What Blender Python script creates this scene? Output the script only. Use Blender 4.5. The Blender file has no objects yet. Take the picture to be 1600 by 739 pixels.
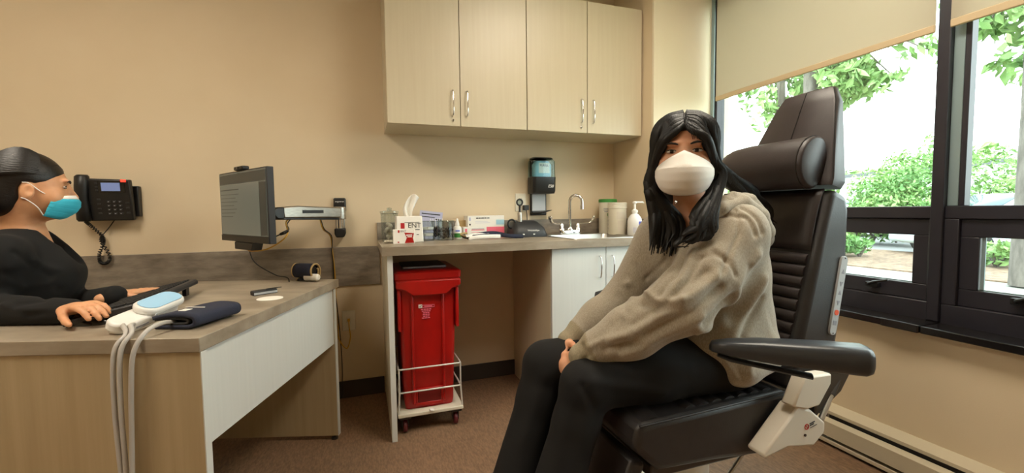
import bpy, bmesh, math, random
import numpy as np
from mathutils import Matrix, Vector
random.seed(7); rng = np.random.default_rng(7)
SC = bpy.context.scene
COL = SC.collection
PI = math.pi

# ------------------------------------------------------------------ camera
FPX = 678.6; CAMZ = 1.08
YAW, PITCH, ROLL = math.radians(18.934), math.radians(3.357), math.radians(-0.6805)
def cam_axes():
    f = np.array([math.sin(YAW)*math.cos(PITCH), math.cos(YAW)*math.cos(PITCH), -math.sin(PITCH)])
    rt = np.array([math.cos(YAW), -math.sin(YAW), 0.0]); up = np.cross(rt, f)
    r2 = rt*math.cos(ROLL) + up*math.sin(ROLL)
    return r2, np.cross(r2, f), f
CR, CU, CF = cam_axes(); CC = np.array([0, 0, CAMZ])
cd = bpy.data.cameras.new('camera'); cd.sensor_width = 36; cd.lens = FPX/1600*36; cd.clip_start = 0.02; cd.clip_end = 300
cam = bpy.data.objects.new('camera', cd); COL.objects.link(cam); SC.camera = cam
cam.matrix_world = Matrix(((CR[0], CU[0], -CF[0], 0), (CR[1], CU[1], -CF[1], 0), (CR[2], CU[2], -CF[2], CAMZ), (0, 0, 0, 1)))
# a pixel gives a direction only; the plane or depth comes from what the thing touches
def ray(u, v): return CR*((u-800)/FPX) - CU*((v-369.5)/FPX) + CF
def onx(u, v, x): d = ray(u, v); return CC + d*(x/d[0])
def ony(u, v, y): d = ray(u, v); return CC + d*(y/d[1])
def onz(u, v, z): d = ray(u, v); return CC + d*((z-CAMZ)/d[2])
def pd(u, v, depth): return CC + ray(u, v)*depth

# ------------------------------------------------------------------ world and exposure
w = bpy.data.worlds.new('sky'); SC.world = w; w.use_nodes = True
bg = w.node_tree.nodes['Background']; bg.inputs[0].default_value = (0.93, 0.97, 1.0, 1); bg.inputs[1].default_value = 6.5
sd = bpy.data.lights.new('sun', 'SUN'); sd.energy = 1.5; sd.angle = math.radians(6); sd.color = (1, .95, .86)
sun = bpy.data.objects.new('sun', sd); COL.objects.link(sun); sun.rotation_euler = (math.radians(28), math.radians(-22), 0)
vs = SC.view_settings; vs.view_transform = 'Standard'; vs.look = 'None'; vs.exposure = 0.38; vs.gamma = 1; vs.use_curve_mapping = False
LAMP = 14

# ------------------------------------------------------------------ materials
def lin(c):
    if isinstance(c, str): c = tuple(int(c[i:i+2], 16) for i in (0, 2, 4))
    return tuple(((x/255)/12.92 if x/255 <= .04045 else ((x/255+.055)/1.055)**2.4) for x in c)
MATS = {}
def mat(name, col, rough=.5, metal=0, noise=None, bump=None, emit=None, trans=0, alpha=1, spec=None, coat=0, sheen=0, sss=0):
    """noise=(colour2, scale xyz, detail, lo, hi); bump=(scale, strength[, stretch])"""
    m = bpy.data.materials.new(name); m.use_nodes = True; nt = m.node_tree; N, L = nt.nodes, nt.links
    b = N['Principled BSDF']; c = lin(col)
    b.inputs['Base Color'].default_value = (*c, 1); b.inputs['Roughness'].default_value = rough; b.inputs['Metallic'].default_value = metal
    b.inputs['Transmission Weight'].default_value = trans; b.inputs['Alpha'].default_value = alpha
    if spec is not None: b.inputs['Specular IOR Level'].default_value = spec
    if coat: b.inputs['Coat Weight'].default_value = coat; b.inputs['Coat Roughness'].default_value = .15
    if sheen: b.inputs['Sheen Weight'].default_value = sheen
    if sss:
        b.inputs['Subsurface Weight'].default_value = sss; b.inputs['Subsurface Radius'].default_value = (.012, .004, .002)
        b.inputs['Subsurface Scale'].default_value = 1
    if emit: b.inputs['Emission Color'].default_value = (*lin(emit[0]), 1); b.inputs['Emission Strength'].default_value = emit[1]
    tc = None
    if noise or bump:
        tc = N.new('ShaderNodeTexCoord')
    if noise:
        mp = N.new('ShaderNodeMapping'); mp.inputs['Scale'].default_value = noise[1]; L.new(tc.outputs['Object'], mp.inputs[0])
        nz = N.new('ShaderNodeTexNoise'); nz.inputs['Scale'].default_value = 1; nz.inputs['Detail'].default_value = noise[2]
        nz.inputs['Roughness'].default_value = .6; L.new(mp.outputs[0], nz.inputs['Vector'])
        cr = N.new('ShaderNodeValToRGB'); cr.color_ramp.elements[0].position = noise[3]; cr.color_ramp.elements[1].position = noise[4]
        cr.color_ramp.elements[0].color = (*lin(noise[0]), 1); cr.color_ramp.elements[1].color = (*c, 1)
        L.new(nz.outputs['Fac'], cr.inputs[0]); L.new(cr.outputs[0], b.inputs['Base Color'])
    if bump:
        mp2 = N.new('ShaderNodeMapping'); s = bump[0]; mp2.inputs['Scale'].default_value = s if isinstance(s, tuple) else (s, s, s)
        L.new(tc.outputs['Object'], mp2.inputs[0])
        n2 = N.new('ShaderNodeTexNoise'); n2.inputs['Scale'].default_value = 1; n2.inputs['Detail'].default_value = 3; L.new(mp2.outputs[0], n2.inputs['Vector'])
        bp = N.new('ShaderNodeBump'); bp.inputs['Strength'].default_value = bump[1]; bp.inputs['Distance'].default_value = .002
        L.new(n2.outputs['Fac'], bp.inputs['Height']); L.new(bp.outputs[0], b.inputs['Normal'])
    MATS[name] = m; return m
def glassmat(name, col, tint=.0, rough=.0, base=.04):
    m = bpy.data.materials.new(name); m.use_nodes = True; nt = m.node_tree; N, L = nt.nodes, nt.links
    N.remove(N['Principled BSDF']); o = N['Material Output']
    t = N.new('ShaderNodeBsdfTransparent'); t.inputs[0].default_value = (*lin(col), 1)
    g = N.new('ShaderNodeBsdfGlossy'); g.inputs['Roughness'].default_value = rough
    lw = N.new('ShaderNodeLayerWeight'); pw = N.new('ShaderNodeMath'); pw.operation = 'POWER'; pw.inputs[1].default_value = 5; L.new(lw.outputs['Facing'], pw.inputs[0])
    fr = N.new('ShaderNodeMath'); fr.operation = 'MULTIPLY_ADD'; fr.inputs[1].default_value = .6; fr.inputs[2].default_value = base; L.new(pw.outputs[0], fr.inputs[0])
    mx = N.new('ShaderNodeMixShader'); L.new(fr.outputs[0], mx.inputs[0]); L.new(t.outputs[0], mx.inputs[1]); L.new(g.outputs[0], mx.inputs[2])
    L.new(mx.outputs[0], o.inputs[0]); MATS[name] = m; return m
def transmat(name, col, tcol, fac):
    m = bpy.data.materials.new(name); m.use_nodes = True; nt = m.node_tree; N, L = nt.nodes, nt.links
    N.remove(N['Principled BSDF']); o = N['Material Output']
    d = N.new('ShaderNodeBsdfDiffuse'); d.inputs[0].default_value = (*lin(col), 1)
    t = N.new('ShaderNodeBsdfTranslucent'); t.inputs[0].default_value = (*lin(tcol), 1)
    mx = N.new('ShaderNodeMixShader'); mx.inputs[0].default_value = fac
    L.new(d.outputs[0], mx.inputs[1]); L.new(t.outputs[0], mx.inputs[2]); L.new(mx.outputs[0], o.inputs[0]); MATS[name] = m; return m

mat('wall', 'dac8aa', .85, noise=('d6c3a4', (2, 2, 2), 3, .35, .65), bump=(260, .12))
mat('pier_pale', 'e3d8bf', .8, bump=(260, .1))
mat('ceiling', 'e6e2d8', .9, noise=('dcd7cc', (60, 60, 60), 2, .4, .6))
mat('floor', '8e6f55', .62, noise=('705641', (150, 40, 10), 4, .36, .66), bump=((220, 60, 10), .25))
mat('vinyl_base', '3a332e', .6)
mat('laminate', 'cfc4aa', .38, noise=('cbbfa4', (60, 60, 2.2), 3, .3, .7))
mat('laminate_white', 'd6d8d4', .35, noise=('d2d4d0', (70, 70, 2), 3, .3, .7))
mat('laminate_tan', 'b9a684', .45, noise=('ad9a78', (38, 38, 1.5), 4, .3, .7))
mat('concrete_lam', '978c7d', .42, noise=('6e6357', (7, 7, 24), 6, .33, .68), bump=(90, .08))
mat('concrete_top', 'a89c8a', .40, noise=('8a7d6b', (5, 11, 14), 6, .33, .68), bump=(90, .06))
mat('steel', 'b9b6b0', .36, 1); mat('chrome', 'e4e4e6', .08, 1); mat('alu', 'b9b4aa', .38, 1, noise=('a49f96', (30, 30, 200), 2, .3, .7))
mat('dark_metal', '4b4744', .4, .8)
mat('black', '161616', .42); mat('black_gloss', '131313', .15); mat('black_matte', '1b1b1c', .75); mat('charcoal', '2c2c2e', .5)
mat('white', 'ece9e2', .4); mat('white_gloss', 'f2f0ec', .2); mat('offwhite', 'd9d2c0', .45); mat('paper', 'efece4', .8)
mat('red', 'b3140f', .32, noise=('a00f0b', (12, 12, 6), 2, .3, .7)); mat('red_shade', '6d0a0a', .4); mat('red_print', 'b01a1e', .6); mat('maroon', '5a1218', .45)
mat('wire_white', 'd8d6d0', .35, .3)
mat('ink', '27272b', .7); mat('ink_pale', '8f8f96', .7); mat('navy_ink', '1d2450', .6); mat('blue_ink', '5a63c8', .6); mat('pink', 'ef6f86', .6); mat('sky_print', 'a9d5e6', .6); mat('green_print', '3f8a3a', .6); mat('lilac', 'b9bad6', .6)
mat('navy_cloth', '252a3d', .85, bump=(700, .3)); mat('tan_cloth', 'b79c6c', .85); mat('hose', 'b9b5b0', .45); mat('yellow_cable', 'c99a2a', .5)
mat('device_white', 'e8e6e2', .35); mat('device_blue', '9fcdee', .4); mat('soap', 'a9d6e6', .3)
mat('screen', '5d645f', .22, noise=('545b57', (3, 3, 3), 2, .3, .7), emit=('6c7570', .10)); mat('screen_line', '3c413f', .4, emit=('3c413f', .05)); mat('screen_pane', '6b726d', .3, emit=('767f7a', .10))
mat('phone_lcd', '6f7fa8', .3, emit=('7585b5', .35)); mat('red_light', 'ff3020', .4, emit=('ff2a1c', 3))
mat('lamp', 'ffffff', .5, emit=('fff3df', LAMP))
mat('leather', '2b2828', .42, noise=('242122', (30, 30, 30), 3, .3, .7), bump=(420, .18)); mat('leather_warm_lit', '342c2c', .45, noise=('2e2727', (26, 26, 26), 3, .3, .7), bump=(420, .18)); mat('arm_pad', '34373c', .33)  # second leather is the same black one with warm light in its colour
mat('panel_grey', 'b3b7ba', .4); mat('plastic_cream', 'd3cabb', .45); mat('orange', 'e2552a', .5)
mat('frame_dark', '2b2931', .4, noise=('26242c', (8, 8, 8), 2, .3, .7)); mat('frame_light', '8ea2a6', .35, .3); mat('sill', '1e1b1c', .22, noise=('151314', (9, 9, 9), 4, .3, .7))
glassmat('glass', 'f4fbf8'); glassmat('clear', 'e6ecec', base=.12, rough=.05); glassmat('blue_soap', 'dcf0f5')
transmat('blind', 'c6bdaa', 'd2cab8', .40); mat('blind_hem', 'c2ad8b', .7)
mat('heater', 'cbbfa6', .4); mat('heater_dark', '1c1a19', .7)
mat('foliage', '8fae6c', .6, noise=('5f8546', (1.6, 1.6, 1.6), 3, .35, .65)); mat('foliage_dark', '7aa65c', .6, noise=('4d7a40', (1.4, 1.4, 1.4), 3, .35, .65)); mat('foliage_lime', 'a9c274', .6, noise=('7fa058', (1.6, 1.6, 1.6), 3, .35, .65))
mat('bark', '6b655e', .9, noise=('4d4842', (14, 14, 4), 4, .3, .7)); mat('mulch', '8a7460', .95, noise=('5b4a3c', (9, 9, 9), 6, .35, .65)); mat('paving', '84857f', .8, noise=('76776f', (6, 6, 6), 4, .3, .7)); mat('asphalt', '77787a', .9); mat('lawn', '6d8f3f', .95, noise=('50732f', (3, 3, 3), 5, .3, .7))
mat('car_paint', 'c4d5dc', .2, .2); mat('car_paint_white', 'd9dde0', .25); mat('car_glass', '54656f', .08); mat('facade', 'b9bcbc', .8, noise=('aeb1b1', (2, 2, 2), 2, .3, .7)); mat('roof_edge', '55585c', .6); mat('tyre', '1c1c1c', .8)
mat('skin', 'd9a382', .5, sss=.12, noise=('d09775', (40, 40, 40), 3, .3, .7)); mat('skin_tan', 'dca47c', .5, sss=.12, noise=('d29970', (40, 40, 40), 3, .3, .7))
mat('nail', 'd9a08c', .3); mat('lip', 'a0524a', .5); mat('eye_white', 'b5aba2', .25); mat('iris', '20140e', .15)
mat('hair', '080707', .46, spec=.35, bump=((260, 260, 6), .5)); mat('hair_brown', '120d0b', .42, spec=.5, bump=((6, 260, 260), .4)); mat('brow', '1c1512', .8)
mat('hoodie', 'aaa08f', .95, noise=('958b7a', (420, 420, 140), 2, .38, .62), bump=(900, .45), sheen=.25); mat('hoodie_rib', 'a2977f', .95, noise=('8d826c', (500, 500, 60), 2, .35, .65), bump=((900, 900, 60), .5))
mat('hood_inner', '877a68', .95)
mat('pants', '070708', .9, bump=(500, .2)); mat('knit_black', '0a0a0b', .92, bump=(800, .4)); mat('mask_white', 'f0ece6', .75, bump=(500, .12)); mat('mask_blue', '35b4d0', .75, bump=((40, 40, 500), .2)); mat('shoe', '1b1b1d', .6); mat('rubber', '141414', .7)
mat('metal_zip', '9a9488', .35, .9)

# ------------------------------------------------------------------ mesh helpers
class MB:
    def __init__(s): s.v = []; s.f = []; s.mi = []; s.cur = 0
    def add(s, vs, fs, M=None):
        o = len(s.v)
        if M is not None: vs = [tuple(M @ Vector(v)) for v in vs]
        s.v += [tuple(map(float, v)) for v in vs]
        for f in fs: s.f.append([o+i for i in f]); s.mi.append(s.cur)
        return s
    def box(s, x0, x1, y0, y1, z0, z1, M=None):
        vs = [(x0, y0, z0), (x1, y0, z0), (x1, y1, z0), (x0, y1, z0), (x0, y0, z1), (x1, y0, z1), (x1, y1, z1), (x0, y1, z1)]
        return s.add(vs, [(0, 3, 2, 1), (4, 5, 6, 7), (0, 1, 5, 4), (1, 2, 6, 5), (2, 3, 7, 6), (3, 0, 4, 7)], M)
    def prism(s, poly, a, b, axis='y', M=None):
        n = len(poly)
        def p(q, t): return {'y': (q[0], t, q[1]), 'x': (t, q[0], q[1]), 'z': (q[0], q[1], t)}[axis]
        vs = [p(q, a) for q in poly] + [p(q, b) for q in poly]
        area = sum(poly[i][0]*poly[(i+1) % n][1]-poly[(i+1) % n][0]*poly[i][1] for i in range(n))
        fs = [tuple(range(n)), tuple(range(2*n-1, n-1, -1))] + [(i, i+n, (i+1) % n+n, (i+1) % n) for i in range(n)]
        flip = (area > 0) == (axis in ('x', 'z'))
        if (b < a): flip = not flip
        if flip: fs = [tuple(reversed(f)) for f in fs]
        return s.add(vs, fs, M)
    def loft(s, rings, cap=True, closed=False, M=None):
        n = len(rings[0]); vs = [v for r in rings for v in r]; fs = []
        m = len(rings)
        for i in range(m if closed else m-1):
            for j in range(n):
                a = i*n+j; b = i*n+(j+1) % n; c = ((i+1) % m)*n+(j+1) % n; d = ((i+1) % m)*n+j
                fs.append((a, b, c, d))
        if cap and not closed: fs.append(tuple(range(n-1, -1, -1))); fs.append(tuple(range((m-1)*n, m*n)))
        return s.add(vs, fs, M)
    def tube(s, pts, r, n=8, cap=True, closed=False, M=None, flat=None):
        P = np.array(pts, float); m = len(P); R = r if hasattr(r, '__len__') else [r]*m
        T = np.zeros_like(P)
        for i in range(m):
            a = P[(i-1) % m] if (closed or i > 0) else P[i]; b = P[(i+1) % m] if (closed or i < m-1) else P[i]
            t = b-a; T[i] = t/(np.linalg.norm(t)+1e-12)
        up = np.array([0, 0, 1.0]) if abs(T[0][2]) < .9 else np.array([1.0, 0, 0])
        if flat is not None: up = np.array(flat[0], float)
        u = np.cross(T[0], up); u /= np.linalg.norm(u); rings = []
        for i in range(m):
            u = u - T[i]*np.dot(u, T[i]); u /= np.linalg.norm(u)+1e-12; v = np.cross(T[i], u)
            fz = flat[1] if flat is not None else 1
            rings.append([P[i]+(u*math.cos(2*PI*k/n)+v*fz*math.sin(2*PI*k/n))*R[i] for k in range(n)])
        return s.loft(rings, cap, closed, M)
    def cyl(s, a, b, r0, r1=None, n=16, M=None): return s.tube([a, b], [r0, r0 if r1 is None else r1], n, M=M)
    def lathe(s, prof, n=24, o=(0, 0, 0), M=None, cap=True):
        rings = [[(o[0]+r*math.cos(2*PI*k/n), o[1]+r*math.sin(2*PI*k/n), o[2]+z) for k in range(n)] for r, z in prof]
        return s.loft(rings, cap, M=M)
    def ell(s, c, r, n=16, m=10, M=None):
        rings = []
        for i in range(1, m):
            t = PI*i/m-PI/2
            rings.append([(c[0]+r[0]*math.cos(t)*math.cos(2*PI*k/n), c[1]+r[1]*math.cos(t)*math.sin(2*PI*k/n), c[2]+r[2]*math.sin(t)) for k in range(n)])
        return s.loft(rings, True, M=M)
    def grid(s, G, thick=None):
        """G[i][j] points"""
        m, n = len(G), len(G[0]); vs = [p for r in G for p in r]
        return s.add(vs, [(i*n+j, i*n+j+1, (i+1)*n+j+1, (i+1)*n+j) for i in range(m-1) for j in range(n-1)])
    def disc(s, c, r, n=20, M=None): return s.add([(c[0]+r*math.cos(2*PI*k/n), c[1]+r*math.sin(2*PI*k/n), c[2]) for k in range(n)], [tuple(range(n))], M)
WM = {}
def _tag(o, label, cat, group, kind):
    if label: o['label'] = label
    if cat: o['category'] = cat
    if group: o['group'] = group
    if kind: o['kind'] = kind
def thing(name, label, cat, loc=(0, 0, 0), rz=0, group=None, kind=None, M=None):
    o = bpy.data.objects.new(name, None); COL.objects.link(o); o.empty_display_size = .05
    if M is None: M = Matrix.Translation(Vector([float(x) for x in loc])) @ Matrix.Rotation(rz, 4, 'Z')
    o.matrix_world = M; WM[o] = M; _tag(o, label, cat, group, kind); return o
def part(name, mb, mats, parent=None, world=False, bevel=0, seg=2, smooth=35, label=None, cat=None, group=None, kind=None, solid=0, subsurf=0):
    V = np.array(mb.v, float); M = Matrix.Identity(4)
    if parent is not None:
        M = WM[parent]
        if world:
            Mi = np.array(M.inverted()); V = V@Mi[:3, :3].T + Mi[:3, 3]
    loc = None
    if parent is None:
        lo, hi = V.min(0), V.max(0); loc = np.array([(lo[0]+hi[0])/2, (lo[1]+hi[1])/2, lo[2]]); V = V-loc
    me = bpy.data.meshes.new(name); me.from_pydata([tuple(v) for v in V], [], mb.f)
    ml = mats if isinstance(mats, (list, tuple)) else [mats]
    for x in ml: me.materials.append(MATS[x])
    if len(ml) > 1: me.polygons.foreach_set('material_index', mb.mi)
    if smooth:
        me.polygons.foreach_set('use_smooth', [True]*len(me.polygons)); me.set_sharp_from_angle(angle=math.radians(smooth))
    me.update()
    o = bpy.data.objects.new(name, me); COL.objects.link(o)
    if parent is not None: o.parent = parent; WM[o] = M
    else: o.location = loc; WM[o] = Matrix.Translation(Vector(loc))
    if solid: md = o.modifiers.new('solid', 'SOLIDIFY'); md.thickness = solid; md.offset = 0
    if bevel: md = o.modifiers.new('bevel', 'BEVEL'); md.width = bevel; md.segments = seg; md.limit_method = 'ANGLE'; md.angle_limit = math.radians(40)
    if subsurf: md = o.modifiers.new('sub', 'SUBSURF'); md.levels = md.render_levels = subsurf
    _tag(o, label, cat, group, kind); return o
def bx(x0, x1, y0, y1, z0, z1, M=None): return MB().box(x0, x1, y0, y1, z0, z1, M)
def copy_tree(o, parent=None):
    c = o.copy(); COL.objects.link(c); c.parent = parent
    if parent is None: WM[c] = WM[o]
    for ch in list(o.children): copy_tree(ch, c)
    return c
def text_mb(txt, size, M, depth=.0006, shear=0):
    cu = bpy.data.curves.new('lettering', 'FONT'); cu.body = txt; cu.size = size; cu.extrude = depth; cu.align_x = 'CENTER'; cu.align_y = 'CENTER'; cu.resolution_u = 2; cu.shear = shear
    t = bpy.data.objects.new('lettering', cu); COL.objects.link(t); dg = bpy.context.evaluated_depsgraph_get()
    me = bpy.data.meshes.new_from_object(t.evaluated_get(dg)); mb = MB()
    mb.add([v.co[:] for v in me.vertices], [list(p.vertices) for p in me.polygons], M)
    bpy.data.objects.remove(t); bpy.data.curves.remove(cu); bpy.data.meshes.remove(me); return mb
def facing(p, normal, up=(0, 0, 1)):
    """matrix whose local x = right seen from outside, y = up, z = outward normal"""
    n = Vector(normal).normalized(); u = Vector(up); x = u.cross(n).normalized(); y = n.cross(x)
    return Matrix(((x[0], y[0], n[0], p[0]), (x[1], y[1], n[1], p[1]), (x[2], y[2], n[2], p[2]), (0, 0, 0, 1)))
def smoothpath(P, n=8):
    P = np.array(P, float); Q = np.vstack([2*P[0]-P[1], P, 2*P[-1]-P[-2]]); out = []
    for i in range(1, len(Q)-2):
        p0, p1, p2, p3 = Q[i-1:i+3]
        for k in range(n):
            t = k/n; out.append(.5*((2*p1)+(-p0+p2)*t+(2*p0-5*p1+4*p2-p3)*t*t+(-p0+3*p1-3*p2+p3)*t**3))
    out.append(P[-1]); return np.array(out)

# ------------------------------------------------------------------ volume modelling (smooth union of shapes, meshed)
class Vol:
    def __init__(s, lo, hi, h):
        s.lo = np.array(lo, float); s.h = h; s.n = np.ceil((np.array(hi)-s.lo)/h).astype(int)+1
        s.d = np.ones(s.n, np.float32)
    def apply(s, fn, lo, hi, k=.02, op='u'):
        m = k+4*s.h
        a = np.maximum(np.floor((np.array(lo)-m-s.lo)/s.h).astype(int), 0); b = np.minimum(np.ceil((np.array(hi)+m-s.lo)/s.h).astype(int)+1, s.n)
        if (b <= a).any(): return
        ax = [(s.lo[i]+s.h*np.arange(a[i], b[i])).astype(np.float32) for i in range(3)]
        X, Y, Z = np.meshgrid(*ax, indexing='ij'); q = fn(X, Y, Z)
        D = s.d[a[0]:b[0], a[1]:b[1], a[2]:b[2]]
        if op == 'u':
            hh = np.maximum(k-np.abs(D-q), 0)/max(k, 1e-6); R = np.minimum(D, q)-hh*hh*k*.25
        elif op == 's':
            q = -q; hh = np.maximum(k-np.abs(D-q), 0)/max(k, 1e-6); R = np.maximum(D, q)+hh*hh*k*.25
        s.d[a[0]:b[0], a[1]:b[1], a[2]:b[2]] = R
    def cap(s, a, b, ra, rb, k=.02, flat=None, op='u'):
        a = np.array(a, float); b = np.array(b, float); ab = b-a; L2 = max(float(ab@ab), 1e-9)
        def fn(X, Y, Z):
            x, y, z = X-a[0], Y-a[1], Z-a[2]
            t = np.clip((x*ab[0]+y*ab[1]+z*ab[2])/L2, 0, 1)
            x, y, z = x-t*ab[0], y-t*ab[1], z-t*ab[2]
            if flat is not None:
                n = flat[0]; e = (x*n[0]+y*n[1]+z*n[2])*(1/flat[1]-1); x, y, z = x+n[0]*e, y+n[1]*e, z+n[2]*e
            return np.sqrt(x*x+y*y+z*z)-(ra+(rb-ra)*t)
        R = max(ra, rb); s.apply(fn, np.minimum(a, b)-R, np.maximum(a, b)+R, k, op)
    def chain(s, pts, rs, k=.02, flat=None):
        for i in range(len(pts)-1): s.cap(pts[i], pts[i+1], rs[i], rs[i+1], k, flat)
    def ell(s, c, r, R=None, k=.02, op='u'):
        c = np.array(c, float); r = np.array(r, float); R = np.eye(3) if R is None else np.array(R, float)   # columns = local axes in world
        def fn(X, Y, Z):
            x, y, z = X-c[0], Y-c[1], Z-c[2]
            u = (x*R[0, 0]+y*R[1, 0]+z*R[2, 0])/r[0]; v = (x*R[0, 1]+y*R[1, 1]+z*R[2, 1])/r[1]; w_ = (x*R[0, 2]+y*R[1, 2]+z*R[2, 2])/r[2]
            k0 = np.sqrt(u*u+v*v+w_*w_); k1 = np.sqrt((u/r[0])**2+(v/r[1])**2+(w_/r[2])**2)+1e-6
            return k0*(k0-1)/k1
        e = np.sqrt(((R*r)**2).sum(1)); s.apply(fn, c-e, c+e, k, op)
    def mesh(s, smooth=1):
        d = s.d; ins = d < 0; c = np.zeros(np.array(d.shape)-1, np.int8)
        offs = [(i, j, k) for i in (0, 1) for j in (0, 1) for k in (0, 1)]; sh = c.shape
        for o in offs: c += ins[o[0]:o[0]+sh[0], o[1]:o[1]+sh[1], o[2]:o[2]+sh[2]]
        act = np.argwhere((c > 0) & (c < 8)); idx = -np.ones(sh, np.int32); idx[tuple(act.T)] = np.arange(len(act))
        val = np.stack([d[act[:, 0]+o[0], act[:, 1]+o[1], act[:, 2]+o[2]] for o in offs], 1)
        S = np.zeros((len(act), 3)); W = np.zeros(len(act)); O = np.array(offs, float)
        for a in range(8):
            for b in range(a+1, 8):
                if np.abs(O[a]-O[b]).sum() != 1: continue
                m = (val[:, a] < 0) != (val[:, b] < 0); t = val[:, a]/np.where(m, val[:, a]-val[:, b], 1)
                S += np.where(m[:, None], O[a]+(O[b]-O[a])*t[:, None], 0); W += m
        V = s.lo+s.h*(act+S/W[:, None]); F = []
        for ax in range(3):
            u, v = (ax+1) % 3, (ax+2) % 3
            A = np.take(ins, range(0, ins.shape[ax]-1), ax); B = np.take(ins, range(1, ins.shape[ax]), ax)
            e = np.argwhere(A != B); e = e[(e[:, u] > 0) & (e[:, v] > 0) & (e[:, u] < d.shape[u]-1) & (e[:, v] < d.shape[v]-1)]
            if not len(e): continue
            du = np.zeros(3, int); du[u] = 1; dv = np.zeros(3, int); dv[v] = 1
            q = [idx[tuple((e-du*i-dv*j).T)] for i, j in ((1, 1), (0, 1), (0, 0), (1, 0))]
            q = np.stack(q, 1); fl = ~ins[tuple(e.T)]; q[fl] = q[fl][:, ::-1]; F.append(q)
        F = np.vstack(F); F = F[(F >= 0).all(1)]
        for _ in range(smooth): V = relax(V, F, .5)
        return V, F
def relax(V, F, a):
    S = np.zeros_like(V); n = np.zeros(len(V))
    for i in range(4):
        for j in (F[:, (i+1) % 4], F[:, (i-1) % 4]):
            for c in range(3): S[:, c] += np.bincount(F[:, i], V[j, c], len(V))
            n += np.bincount(F[:, i], minlength=len(V))
    return V+a*(S/np.maximum(n, 1)[:, None]-V)
def normals(V, F):
    N = np.cross(V[F[:, 2]]-V[F[:, 0]], V[F[:, 3]]-V[F[:, 1]]); O = np.zeros_like(V)
    for i in range(4):
        for c in range(3): O[:, c] += np.bincount(F[:, i], N[:, c], len(V))
    return O/(np.linalg.norm(O, axis=1)[:, None]+1e-12)
def segdist(V, a, b):
    a = np.array(a, float); b = np.array(b, float); ab = b-a; t = np.clip((V-a)@ab/max(ab@ab, 1e-9), 0, 1); return np.linalg.norm(V-a-t[:, None]*ab, axis=1), t
def folds(V, F, L):
    """L: (polyline, width, amplitude) ridges (+) and creases (-)"""
    N = normals(V, F); D = np.zeros(len(V))
    for P, wd, am in L:
        best = np.full(len(V), 9.0)
        for i in range(len(P)-1): best = np.minimum(best, segdist(V, P[i], P[i+1])[0])
        D += am*np.exp(-(best/wd)**2)
    return V+N*D[:, None]
def vpart(name, VF, mats, parent, mi=None, **kw):
    mb = MB(); mb.v = VF[0].tolist(); mb.f = VF[1].tolist(); mb.mi = [0]*len(mb.f) if mi is None else mi.tolist()
    return part(name, mb, mats, parent, world=True, smooth=180, **kw)
# ------------------------------------------------------------------ the room
YB = 2.674; XW = 2.04; XP = 1.679; YP = 2.256; ZC = 2.60; XL = -2.3; YF = -1.9
def st(name, mb, m, parent=None, **kw): return part(name, mb, m, parent, kind='structure' if parent is None else None, **kw)
st('floor', bx(XL-.1, 2.3, YF-.1, YB+.1, -.06, 0), 'floor')
st('ceiling', bx(XL-.1, 2.3, YF-.1, YB+.1, ZC, ZC+.06), 'ceiling')
st('wall_back', bx(XL-.1, 2.3, YB, YB+.12, 0, ZC), 'wall')
st('wall_left', bx(XL-.12, XL, YF, YB, 0, ZC), 'wall')
st('wall_front', bx(XL-.1, 2.3, YF-.12, YF, 0, ZC), 'wall')
m = MB(); m.box(XW, 2.28, -.45, YP, 0, .595); m.box(XW, 2.28, YF, -.45, 0, ZC); m.box(XW+.02, 2.28, -.45, YP, 2.42, ZC)
st('wall_right', m, 'wall')
st('wall_pier', bx(XP, 2.28, YP, YB, 0, ZC), 'wall')
st('trim_1', bx(XP-.0, 2.125, YP-.02, YP, 1.547, ZC), 'pier_pale', bevel=.003)  # paler thin slab over the upper pier face
# laminate protection band along the back wall
st('trim_2', bx(XL, .088, YB-.012, YB, .66, .885), 'concrete_lam', bevel=.002)
b = MB()
for x0, x1 in ((XL, .095), (.125, .925)): b.box(x0, x1, YB-.008, YB, 0, .10)
st('baseboard_back', b, 'vinyl_base', bevel=.002)
st('baseboard_left', bx(XL, XL+.008, YF, YB-.008, 0, .10), 'vinyl_base')
st('baseboard_front', bx(XL+.008, XW, YF, YF+.008, 0, .10), 'vinyl_base')

# ------------------------------------------------------------------ ceiling lamps
def troffer(x, y, label):
    t = thing('ceiling_light', label, 'ceiling light', (x, y, ZC-.045), 0, 'recessed ceiling lights')
    f = MB(); a, b_ = .31, .61
    f.box(-a, a, -b_, -b_+.03, 0, .045); f.box(-a, a, b_-.03, b_, 0, .045); f.box(-a, -a+.03, -b_+.03, b_-.03, 0, .045); f.box(a-.03, a, -b_+.03, b_-.03, 0, .045)
    part('frame', f, 'white', t, bevel=.003); part('diffuser', bx(-a+.03, a-.03, -b_+.03, b_-.03, .012, .03), 'lamp', t)
troffer(1.12, .95, 'lit rectangular ceiling light over the exam chair side of the room')
troffer(-1.25, .95, 'lit rectangular ceiling light over the desk side of the room')

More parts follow.
